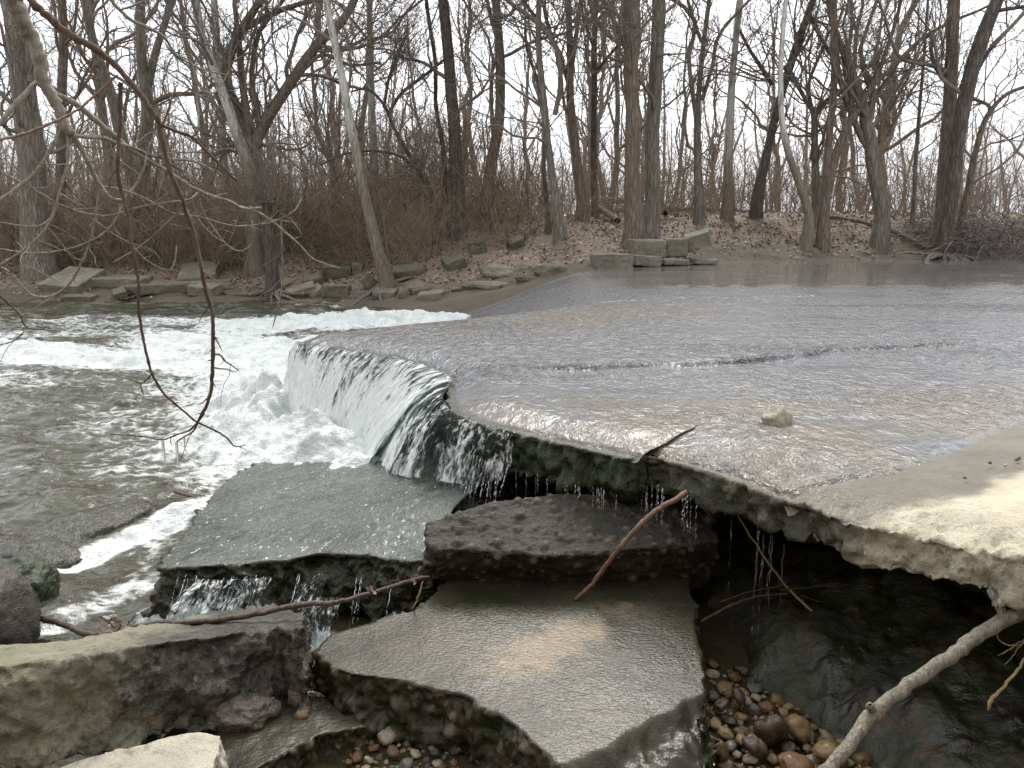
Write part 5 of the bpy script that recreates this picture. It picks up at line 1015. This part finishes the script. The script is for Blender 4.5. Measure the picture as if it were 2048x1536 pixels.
def tree(label, pts, y, mat, n1=9, limbs=(), top=15.0, zlo=2.6, flare=1.35, seed=0, roots=0, name='bare_tree', lean_ext=None, dens=1.0, L1=(1.4, 3.6)):
    g = np.random.default_rng(1000 + seed); pts = [tuple(q) for q in pts]
    base = PY(pts[0][0], pts[0][1], y); gz = float(bank_z(base[0], y)); stems = []; mb = MB()
    def trace(q, root, k):
        P = [PY(a, b, y + dy * 0) for a, b, _ in q for dy in (0,)]; R = [w_ * 0.37 * mpp(y) for _, _, w_ in q]
        if root:
            P = [np.array([P[0][0], y, gz - 0.25])] + ([np.array([P[0][0], y, gz + 0.02])] if P[0][2] > gz + 0.1 else []) + P; R = [R[0] * flare * 1.15] + ([R[0] * flare] if len(P) > len(R) + 1 else []) + R
            R[1] = R[1] * (flare if len(P) == len(q) + 1 else 1)
        P = np.array(P); R = np.array(R)
        if q[-1][1] <= 40:                          # continue above the frame
            d = norm(P[-1] - P[-2]); d = norm(d + np.array([0, 0, 0.4])); need = max(1.0, top - P[-1][2]); P = np.concatenate([P, [P[-1] + d * need * 0.5, P[-1] + norm(d + np.array([g.normal(0, .1), g.normal(0, .1), 0.2])) * need]]); R = np.concatenate([R, [R[-1] * 0.7, 0.02]])
        n = max(16, 4 * len(P)); P, R = resample(P, R, n); amp = 0.35 * R[:, None]
        P = P + amp * np.stack([fbm(np.stack([P[:, 2] * 0.9, 0 * P[:, 2] + seed, 0 * P[:, 2] + k], 1), 3, 5), fbm(np.stack([P[:, 2] * 0.9, 0 * P[:, 2] + seed + 9, 0 * P[:, 2] + k], 1), 3, 6), 0 * P[:, 2]], 1)
        R = R * (1 + 0.10 * fbm(np.stack([P[:, 2] * 2.5, P[:, 0], 0 * R + seed], 1), 3, 9))
        return P, R
    P, R = trace(pts, True, 0); stems.append((P, R)); mb.add(*tubes(P[None], R[None], 12))
    for k, q in enumerate(limbs):
        P2, R2 = trace(q, False, k + 1); stems.append((P2, R2)); mb.add(*tubes(P2[None], R2[None], 8))
    e = empty(name, (base[0], y, gz), label, 'tree')
    me = mb.mesh('trunk')
    child(put('trunk', me, mat), e)
    c = crown_from(stems, n1, g, zlo, 9.5, L1, dens)
    if c: child(put('crown', c.mesh('crown'), K_TWIG), e)
    if roots:
        rb = MB(); n = roots; a = g.uniform(0, 6.28, n); L = g.uniform(0.5, 1.5, n)
        D = np.stack([np.cos(a), np.sin(a) * 0.7 - 0.25, -0.25 + 0 * a], 1); PP = walk(np.repeat(np.array([[base[0], y, gz + 0.18]]), n, 0), D, L, 9, 0.25, -0.03, g)
        gzz = bank_z(PP[..., 0], PP[..., 1]); PP[..., 2] = np.maximum(np.minimum(PP[..., 2], gzz + 0.10), gzz - 0.02); rb.add(*tubes(PP, g.uniform(0.025, 0.07, n)[:, None] * np.linspace(1, 0.3, 9)[None], 6)); child(put('roots', rb.mesh('roots'), K_GREY), e)
    return e
T = tree
# left third
T('massive grey furrowed trunk at the far left, behind the thick pale branch', [(72, 470, 70), (62, 330, 66), (48, 180, 58), (30, 60, 50), (14, -10, 46)], 17.0, K_GREY, 10, seed=1, zlo=2.0)
T('narrow brown trunk just right of the massive furrowed trunk', [(118, 450, 26), (122, 300, 25), (124, 120, 22), (124, -10, 20)], 18.5, K_BROWN, 8, seed=2)
T('grey trunk curving up to the left behind the hanging twigs', [(270, 430, 36), (262, 340, 32), (240, 260, 30), (215, 170, 27), (190, 90, 23), (168, 0, 20)], 19.5, K_GREY, 9, seed=3)
T('straight grey trunk forking into two limbs behind the hanging twigs', [(288, 440, 46), (290, 300, 38), (292, 200, 32), (284, 110, 26), (280, 0, 22)], 21.0, K_GREY, 9, [[(292, 190, 22), (308, 110, 20), (332, 40, 17), (350, -10, 15)], [(292, 215, 14), (340, 190, 12), (400, 185, 10), (440, 160, 7)]], seed=4)
T('great spreading tree with several thick limbs fanning out above the thicket', [(512, 470, 60), (510, 400, 56), (506, 320, 52), (502, 285, 40)], 17.6, K_BROWN, 12,
  [[(508, 300, 40), (462, 210, 30), (450, 150, 28), (462, 100, 26), (484, 60, 24), (505, 25, 20), (530, -10, 17)], [(508, 295, 34), (540, 230, 30), (572, 180, 28), (612, 120, 26), (650, 75, 24), (690, 40, 20), (712, -10, 18)],
   [(504, 290, 22), (492, 220, 20), (482, 150, 18), (478, 90, 16), (470, 20, 12), (468, -10, 11)], [(512, 290, 20), (520, 240, 18), (505, 170, 15), (508, 110, 14), (520, 60, 12), (552, 20, 10)], [(480, 62, 18), (540, 30, 15), (590, 10, 13), (640, 0, 11)], [(560, 200, 14), (615, 130, 13), (640, 110, 10), (700, 130, 8), (760, 125, 6)]], seed=5, zlo=2.6, dens=1.2)
T('pale flaking sycamore trunk crossing in front of the great spreading tree', [(498, 330, 32), (470, 250, 27), (440, 170, 24), (418, 110, 21), (400, 50, 19), (392, -10, 18)], 17.2, K_SYC, 6, seed=6)
T('slender pale trunk directly right of the flaking sycamore', [(452, 400, 24), (445, 250, 20), (436, 120, 19), (428, -10, 17)], 19.0, K_SYC, 6, seed=7)
T('dark stubby trunk undercut at the bank below the great spreading tree, with bare roots', [(548, 556, 38), (541, 500, 32), (536, 450, 34), (534, 410, 24), (528, 392, 12)], 15.95, K_DARK, 5, [[(540, 440, 22), (556, 410, 14), (548, 396, 8)]], top=3.0, seed=8, roots=16, zlo=1.7, name='tree_stump', L1=(0.3, 0.9))
T('leaning sycamore, white above and brown at its foot by the water', [(772, 572, 42), (755, 500, 34), (737, 420, 29), (718, 330, 26), (700, 250, 24), (685, 160, 21), (668, 80, 19), (652, -10, 17)], 15.4, K_SYC, 6, seed=9, roots=8, zlo=3.0)
T('straight mottled sycamore right of the leaning one', [(752, 430, 22), (748, 300, 20), (742, 200, 18), (740, 100, 17), (738, -10, 16)], 18.2, K_SYC, 6, seed=10)
T('low arching dark tree bent over the thicket right of the sycamores', [(872, 420, 18), (845, 350, 14), (818, 310, 12), (790, 260, 10), (760, 200, 8), (735, 178, 6), (700, 184, 5)], 17.4, K_DARK, 6, [[(842, 345, 9), (800, 312, 8), (740, 302, 7), (690, 308, 5), (640, 330, 4)], [(775, 230, 10), (800, 190, 9), (850, 150, 8), (900, 110, 6)], [(768, 215, 9), (780, 150, 8), (800, 100, 6), (815, 65, 4)]], seed=11, zlo=1.6, L1=(0.8, 2.2))
T('dark blotched straight trunk leaning slightly left, centre left', [(915, 430, 40), (910, 300, 34), (904, 200, 31), (896, 100, 28), (886, -10, 25)], 17.3, K_DARK, 8, seed=12)
T('thin dark companion stem left of the dark blotched trunk', [(890, 420, 16), (884, 280, 13), (872, 220, 11), (870, 120, 11), (856, 30, 10), (852, -10, 9)], 17.8, K_DARK, 7, seed=13)
T('smooth brown trunk with a gentle bend, right of the dark blotched one', [(972, 440, 34), (982, 330, 30), (998, 230, 28), (1000, 150, 26), (996, 60, 22), (990, -10, 21)], 17.9, K_BROWN, 9, [[(988, 290, 12), (982, 180, 10), (986, 120, 8), (970, 60, 6), (940, 20, 5)], [(998, 90, 13), (985, 50, 11), (972, -10, 9)]], seed=14)
# middle
T('slim grey trunk with a swollen foot on the bank, left of the concrete blocks', [(1122, 478, 30), (1112, 420, 22), (1100, 320, 20), (1090, 220, 18), (1080, 130, 17), (1076, 60, 15), (1078, -10, 13)], 15.9, K_GREY, 7, [[(1098, 270, 10), (1080, 200, 9), (1066, 150, 8), (1082, 110, 7)], [(1110, 230, 13), (1122, 160, 11), (1110, 90, 14), (1085, 55, 13), (1040, 20, 11), (1000, -10, 9)]], seed=15, flare=1.5)
T('thin crooked dark stem close behind the slim grey trunk', [(1096, 440, 15), (1088, 330, 11), (1090, 240, 10), (1072, 150, 9), (1052, 90, 8), (1050, 20, 6), (1046, -10, 6)], 16.6, K_DARK, 6, seed=16)
T('brown trunk curving left then straight with a high fork, centre', [(1163, 420, 32), (1152, 320, 25), (1142, 220, 22), (1140, 120, 19), (1136, 40, 17), (1134, -10, 16)], 17.6, K_BROWN, 8, [[(1144, 130, 12), (1154, 60, 11), (1165, -10, 10)], [(1142, 195, 13), (1120, 110, 12), (1100, 70, 11), (1060, 20, 9)]], seed=17)
T('straight slender dark trunk between the curved one and the big pair', [(1190, 425, 20), (1188, 300, 17), (1188, 160, 15), (1190, 80, 14), (1192, -10, 13)], 18.4, K_DARK, 7, [[(1190, 145, 9), (1215, 115, 8), (1250, 75, 7)], [(1186, 90, 9), (1170, 50, 8), (1158, -10, 6)], [(1192, 45, 8), (1212, 20, 7), (1235, -10, 6)]], seed=18)
T('thickest straight trunk standing just behind the concrete blocks', [(1264, 472, 62), (1264, 430, 48), (1262, 330, 40), (1264, 200, 38), (1264, 100, 38), (1264, -10, 38)], 15.9, K_BROWN, 7, [[(1252, 50, 12), (1236, 30, 11), (1205, 14, 10), (1180, 40, 8), (1160, 65, 6)], [(1252, 124, 7), (1215, 115, 6), (1160, 95, 5), (1105, 72, 4)]], seed=19, roots=9, flare=1.2, zlo=3.4)
T('second thick trunk right behind the thickest one', [(1306, 448, 46), (1306, 350, 38), (1308, 220, 36), (1312, 100, 36), (1318, -10, 34)], 17.2, K_GREY, 7, seed=20, zlo=3.2)
T('thin forked grey tree with upright limbs, right of the thick pair', [(1398, 420, 28), (1397, 320, 22), (1396, 260, 20), (1398, 180, 13), (1408, 90, 13), (1420, -10, 10)], 18.3, K_GREY, 8, [[(1394, 250, 13), (1384, 180, 12), (1378, 100, 11), (1392, 50, 12), (1375, 20, 11), (1345, 0, 8)], [(1404, 200, 12), (1425, 130, 10), (1436, 70, 9), (1460, 40, 8), (1480, 20, 7)], [(1402, 85, 10), (1388, 45, 9), (1372, -10, 8)]], seed=21)
T('straight brown trunk with a paler top leaning slightly right, right of the forked tree', [(1453, 440, 30), (1455, 330, 26), (1460, 220, 21), (1468, 120, 18), (1480, -10, 16)], 18.6, K_SYC, 6, seed=22, zlo=3.2)
T('dark trunk leaning right towards the top behind the white-topped sycamore', [(1512, 430, 28), (1535, 300, 23), (1562, 190, 21), (1590, 100, 20), (1615, 30, 19), (1630, -10, 17)], 18.6, K_DARK, 8, [[(1545, 170, 12), (1520, 130, 11), (1500, 100, 9), (1480, 60, 7)], [(1620, 30, 14), (1640, 70, 11), (1660, 110, 9)]], seed=23)
T('slender sycamore with a bone-white upper trunk', [(1618, 432, 26), (1598, 370, 20), (1572, 290, 18), (1563, 220, 15), (1562, 130, 13), (1566, 60, 12), (1573, -10, 11)], 17.2, K_SYCW, 5, seed=24, zlo=3.6)
T('grey tree with a low goblet of limbs between the two sycamores on the right', [(1630, 440, 24), (1630, 330, 18), (1628, 230, 17), (1626, 215, 15)], 18.4, K_GREY, 9, [[(1628, 228, 12), (1606, 190, 11), (1590, 160, 10), (1570, 130, 8)], [(1628, 226, 12), (1660, 195, 11), (1690, 180, 9), (1720, 150, 7)], [(1628, 230, 10), (1618, 170, 9), (1640, 110, 8), (1660, 60, 6)]], seed=25, zlo=2.4, dens=0.7)
T('brown trunk with one long limb reaching up to the right across its neighbours', [(1646, 435, 30), (1660, 360, 25), (1682, 280, 20), (1715, 220, 17), (1745, 170, 14), (1770, 110, 11), (1790, 50, 9), (1805, -10, 8)], 17.4, K_BROWN, 8, [[(1745, 172, 13), (1790, 130, 12), (1840, 80, 10), (1900, 45, 8), (1960, 20, 6)], [(1650, 420, 20), (1662, 250, 19), (1668, 120, 19), (1668, -10, 17)]], seed=26, dens=0.7)
T('furrowed grey trunk leaning left, rooted on the leaf-covered crest', [(1766, 445, 42), (1748, 350, 36), (1735, 260, 32), (1716, 180, 20), (1690, 110, 17), (1670, 60, 15), (1655, -10, 13)], 17.6, K_GREY, 8, [[(1738, 240, 24), (1745, 200, 20), (1720, 100, 11), (1740, 40, 9)], [(1742, 210, 16), (1775, 160, 12), (1800, 120, 9)], [(1735, 300, 14), (1700, 220, 15), (1680, 160, 14), (1672, 90, 12)]], seed=27, dens=0.7)
T('thick ridged trunk standing close behind the dark leaning trunk at the right', [(1880, 480, 46), (1886, 380, 40), (1896, 250, 34), (1904, 120, 30), (1908, -10, 28)], 17.4, K_BROWN, 7, [[(1894, 165, 12), (1870, 130, 11), (1862, 95, 10), (1866, 60, 8)]], seed=28, zlo=3.2)
T('dark bare-rooted trunk leaning right over the water edge', [(1886, 488, 46), (1896, 420, 38), (1908, 320, 38), (1925, 220, 38), (1950, 120, 36), (1975, 50, 34), (2000, -10, 32)], 16.9, K_DARK, 7, [[(1990, 22, 11), (2015, 17, 10), (2060, 12, 9)], [(1945, 160, 8), (1980, 100, 7), (2048, 30, 5)]], seed=29, roots=22, zlo=3.0)
T('thin brown trunk leaning right behind the brush at the right edge', [(1918, 462, 22), (1936, 380, 18), (1952, 300, 16), (1975, 230, 13), (2010, 190, 11), (2060, 170, 9)], 17.8, K_BROWN, 8, [[(1965, 255, 11), (1980, 215, 10), (1945, 195, 9), (1925, 170, 7)]], seed=30, zlo=2.2)
T('slender upright stem between the long-limbed tree and the ridged trunk', [(1826, 430, 13), (1832, 300, 10), (1842, 180, 8), (1852, 60, 7), (1856, -10, 6)], 18.8, K_GREY, 6, seed=31)
# slender trees farther back: eight shapes, copied
VAR = []
for k in range(8):
    g = np.random.default_rng(3000 + k); h = g.uniform(9, 14); n = 16
    P = np.stack([np.zeros(n), np.zeros(n), np.linspace(-0.3, h, n)], 1); P[:, 0] += np.cumsum(g.normal(0, 0.09, n)); P[:, 1] += np.cumsum(g.normal(0, 0.09, n)); R = np.linspace(g.uniform(0.09, 0.17), 0.02, n)
    mb = MB(); mb.add(*tubes(P[None], R[None], 7)); tm = mb.mesh('trunk'); tm.materials.append([K_GREY, K_BROWN, K_FAR][k % 3])
    cm = MB(); P1, R1 = sprout(P[None], R[None], 16, 0.18, 0.97, 0.4, 1.1, 1.2, 3.6, 10, 0.2, 0.12, 0.55, 0.012, g, 0.06); cm.add(*tubes(P1, R1, 4))
    P2, R2 = sprout(P1, R1, 6, 0.2, 1, 0.4, 1.1, 0.6, 1.8, 7, 0.22, 0.06, 0.6, 0.008, g); cm.add(*tubes(P2, R2, 3)); P3, R3 = sprout(P2, R2, 4, 0.2, 1, 0.4, 1.1, 0.4, 1.0, 5, 0.22, 0.04, 0.65, 0.006, g); cm.add(*tubes(P3, R3, 3))
    c_ = cm.mesh('crown'); c_.materials.append(K_TWIG); VAR.append((tm, c_))
g = np.random.default_rng(55); N_BACK = 46
for k in range(N_BACK):
    y = 21 + 32 * g.random(); x = (g.uniform(-0.72, 0.74)) * y
    if y < 22 and -0.02 < x / y < 0.1: y += 4
    e = empty('slender_tree', (x, y, float(bank_z(x, y))), 'slender bare tree far back in the wood behind the bank trees', 'tree', 'slender trees far back in the wood')
    tm, c_ = VAR[k % 8]; s = g.uniform(0.8, 1.25); e.scale = (s, s, s); e.rotation_euler = (g.normal(0, .05), g.normal(0, .05), g.uniform(0, 6.28))
    for nm, me in (('trunk', tm), ('crown', c_)):
        o = bpy.data.objects.new(nm, me); COL.objects.link(o); o.parent = e

# ================================================================== UNDERGROWTH, LEAVES, FAR WOOD
def brush(name, label, n, xr, yr, hr, mat, seed, dens=None, lean=0.35, rad=(0.005, 0.012), twigs=4, kind='stuff'):
    g = np.random.default_rng(seed); x = g.uniform(*xr, n * 3); y = g.uniform(*yr, n * 3)
    d = y - wl(x); ok = d > np.interp(x, [-3, 0, 2, 14], [2.3, 2.8, 3.1, 3.1])
    ok &= g.random(n * 3) < 0.55 + 0.9 * fbm(np.stack([x * 0.9, y * 0.9, 0 * x + 3], 1), 3, seed + 7)
    if dens is not None: ok &= g.random(n * 3) < dens(x, y)
    x, y = x[ok][:n], y[ok][:n]; m_ = len(x); z = bank_z(x, y) - 0.05
    cn_ = fbm(np.stack([x * 0.7, y * 0.5, 0 * x], 1), 3, seed); hh = g.uniform(*hr, m_) * np.clip(0.85 + 1.1 * cn_, 0.35, 1.5); D = norm(np.stack([g.normal(0, lean, m_), g.normal(0, lean, m_), np.ones(m_)], 1))
    P = walk(np.stack([x, y, z], 1), D, hh, 9, 0.13, -0.03, g); R = g.uniform(rad[0], rad[1], m_)[:, None] * np.linspace(1, 0.35, 9)[None]
    mb = MB(); mb.add(*tubes(P, R, 3)); P2, R2 = sprout(P, R, twigs, 0.15, 1.0, 0.3, 1.1, 0.35, 1.3, 6, 0.2, 0.02, 0.6, rad[0] * 0.55, g); mb.add(*tubes(P2, R2, 3))
    P3, R3 = sprout(P2, R2, 2, 0.2, 1.0, 0.3, 1.1, 0.2, 0.6, 4, 0.2, 0.0, 0.7, rad[0] * 0.45, g); mb.add(*tubes(P3, R3, 3))
    o = put(name, mb.mesh(name), mat); return tag(o, label, 'brush' if kind == 'thing' else 'undergrowth', kind=kind if kind == 'stuff' else None)
left_d = lambda x, y: np.interp(x / y, [-0.7, -0.30, -0.06, -0.01, 0.06, 0.3, 0.7], [1, 1, 0.95, 0.45, 0.16, 0.16, 0.35])
brush('thicket', 'dense brown leafless thicket on the far bank', 3400, (-15, 12), (16.2, 23), (1.3, 3.0), K_BRUSH, 71, left_d)
brush('arching_shrubs', 'taller dark arching shrub stems rising out of the thicket', 190, (-14, 1), (17, 22), (2.0, 3.8), K_DARK, 74, left_d, lean=0.45, rad=(0.010, 0.02), twigs=7)
brush('low_brush', 'low dry brush and brambles at the bank top', 3000, (-15, 14), (16.2, 20.5), (0.4, 1.1), K_BRUSH, 72, lambda x, y: np.interp(x / y, [-0.7, -0.05, 0.02, 0.7], [0.9, 0.9, 0.4, 0.4]) * sstep(1.4, 2.6, y - wl(x)), lean=0.7, rad=(0.004, 0.008))
brush('shrub_layer', 'grey brown shrubs behind the bank trees', 2600, (-26, 27), (21, 38), (1.6, 4.2), K_FAR, 73, lambda x, y: np.interp(x / y, [-0.7, -0.05, 0.03, 0.7], [1, 1, 0.5, 0.6]), rad=(0.008, 0.018), twigs=5)
g = np.random.default_rng(81)                       # the grey brush heap at the right edge
n = 420; x = g.uniform(9.6, 13.5, n); y = wl(x) + g.uniform(0.1, 1.8, n); D = norm(np.stack([g.normal(-0.9, 0.6, n), g.normal(-0.35, 0.4, n), g.uniform(0.15, 0.9, n)], 1))
P = walk(np.stack([x, y, bank_z(x, y) + g.uniform(0, 0.3, n)], 1), D, g.uniform(0.8, 2.0, n), 9, 0.08, -0.12, g); P[..., 2] = np.maximum(P[..., 2], 0.72)
R = g.uniform(0.006, 0.014, n)[:, None] * np.linspace(1, 0.4, 9)[None]; mb = MB(); mb.add(*tubes(P, R, 4)); P2, R2 = sprout(P, R, 4, 0.2, 1, 0.3, 0.9, 0.3, 0.8, 5, 0.15, -0.03, 0.6, 0.004, g); mb.add(*tubes(P2, R2, 3))
tag(put('brush_heap', mb.mesh('brush_heap'), mat_bark('grey_brush', (0.13, 0.105, 0.092), (0.20, 0.17, 0.155), sc=0.6, bump=0.1)), 'heap of grey drooping brush at the right edge above the water', 'brush')
# far wood
g = np.random.default_rng(91); n = 330; y = 50 + 80 * g.random(n); x = np.where(g.random(n) < 0.62, g.uniform(-0.8, -0.05, n), g.uniform(-0.05, 0.8, n)) * y; P = walk(np.stack([x, y, bank_z(x, y) - 0.3], 1), norm(np.stack([g.normal(0, .08, n), g.normal(0, .05, n), np.ones(n)], 1)), g.uniform(7, 14, n), 9, 0.06, 0.02, g)
R = g.uniform(0.07, 0.18, n)[:, None] * np.linspace(1, 0.25, 9)[None]; mb = MB(); mb.add(*tubes(P, R, 4)); P2, R2 = sprout(P, R, 12, 0.15, 1, 0.4, 1.1, 1.0, 3.5, 6, 0.2, 0.1, 0.5, 0.018, g); mb.add(*tubes(P2, R2, 3)); P3, R3 = sprout(P2, R2, 4, 0.2, 1, 0.4, 1.1, 0.6, 1.6, 4, 0.2, 0.05, 0.6, 0.012, g); mb.add(*tubes(P3, R3, 3))
tag(put('distant_wood', mb.mesh('distant_wood'), K_FAR), 'bare grey wood closing the view far behind the bank', 'wood', kind='stuff')
# fallen leaves
g = np.random.default_rng(95); n = 42000; x = g.uniform(-15, 15, n); d = 0.5 + 6.5 * g.random(n) ** 1.1; y = wl(x) + d
ok = g.random(n) < np.interp(d, [0.5, 1.2, 2.0], [0.06, 0.35, 1.0]) * np.clip(0.75 + 1.3 * fbm(np.stack([x, y * 1.6, 0 * x], 1) * 1.2, 4, 96), 0.12, 1); x, y = x[ok], y[ok]; n = len(x); z = bank_z(x, y) + g.uniform(0.0, 0.03, n); s = g.uniform(0.02, 0.046, n); a = g.uniform(0, 6.28, n)
U = np.stack([np.cos(a), np.sin(a), g.normal(0, 0.35, n)], 1); Wv = np.stack([-np.sin(a), np.cos(a), g.normal(0.15, 0.4, n)], 1) * g.uniform(0.5, 0.9, n)[:, None]; C = np.stack([x, y, z], 1); s = s[:, None]
lift = np.array([0, 0, 1.0]) * g.uniform(0.1, 0.5, n)[:, None] * s
V = np.stack([C + U * s, C + Wv * s + lift, C - U * s, C - Wv * s + lift], 1).reshape(-1, 3); i = np.arange(n)[:, None] * 4; F = np.concatenate([i + np.array([[0, 1, 2, 2]]), i + np.array([[0, 2, 3, 3]])])[:, [0, 1, 2, 3]]
F = np.concatenate([i + np.array([[0, 1, 2]]), i + np.array([[0, 2, 3]])])
m = NT('fallen_leaf'); r = m.n('NewGeometry').outputs['Random Per Island']
MAT_LV = m.done(m.bsdf(m.ramp(r, [(0, (0.16, 0.117, 0.085)), (0.3, (0.24, 0.18, 0.135)), (0.55, (0.34, 0.27, 0.215)), (0.75, (0.20, 0.148, 0.108)), (0.9, (0.45, 0.375, 0.31)), (1, (0.13, 0.094, 0.07))]), 0.7))
tag(put('fallen_leaves', mesh_np('fallen_leaves', V, F, smooth=False), MAT_LV), 'pinkish brown fallen leaves covering the far bank', 'leaves', kind='stuff')
# fallen limbs and logs on the bank
def log(label, pts, mat, dz=0.06, seed=0, subs=0, name='fallen_limb'):
    P = []; R = []
    for px, py, w_ in pts: h = ground_hit(px, py); P.append(h + np.array([0, 0, dz])); R.append(w_ * 0.5 * mpp(h[1]))
    P, R = resample(P, R, 20); g = np.random.default_rng(seed); P = P + g.normal(0, 0.012, P.shape); mb = MB(); mb.add(*tubes(P[None], R[None], 8))
    if subs: a, b = sprout(P[None], R[None], subs, 0.1, 1, 0.4, 1.2, 0.4, 1.2, 8, 0.2, 0.05, 0.5, 0.006, g); mb.add(*tubes(a, b, 4))
    tag(put(name, mb.mesh(name), mat), label, 'fallen branch')
log('long grey fallen limb sloping down to the bare-rooted leaning trunk', [(1640, 440, 7), (1720, 452, 8), (1800, 478, 10), (1850, 500, 11), (1885, 508, 10)], K_GREY, 0.1, 1, 4)
log('crooked mossy fallen limb left of the thickest trunk', [(1150, 405, 10), (1185, 425, 12), (1215, 440, 13), (1235, 452, 14)], K_GREY, 0.12, 2, 8)
log('curved root-like limb in the leaves left of the swollen-footed trunk', [(900, 445, 7), (915, 437, 9), (935, 440, 9), (945, 452, 6)], K_DARK, 0.12, 3, 5)
log('dark fallen limb on the leafy crest right of the thick pair', [(1330, 440, 9), (1380, 420, 10), (1440, 405, 9), (1500, 418, 7)], K_DARK, 0.15, 4, 8)
log('brown branch lying half in the pool at the foot of the rubble', [(242, 603, 6), (262, 600, 8), (285, 596, 5)], K_DARK, 0.04, 5, 1)
log('pale dead limb by the right edge roots', [(1955, 498, 8), (1980, 488, 9), (2002, 473, 6)], K_GREY, 0.08, 6, 1)
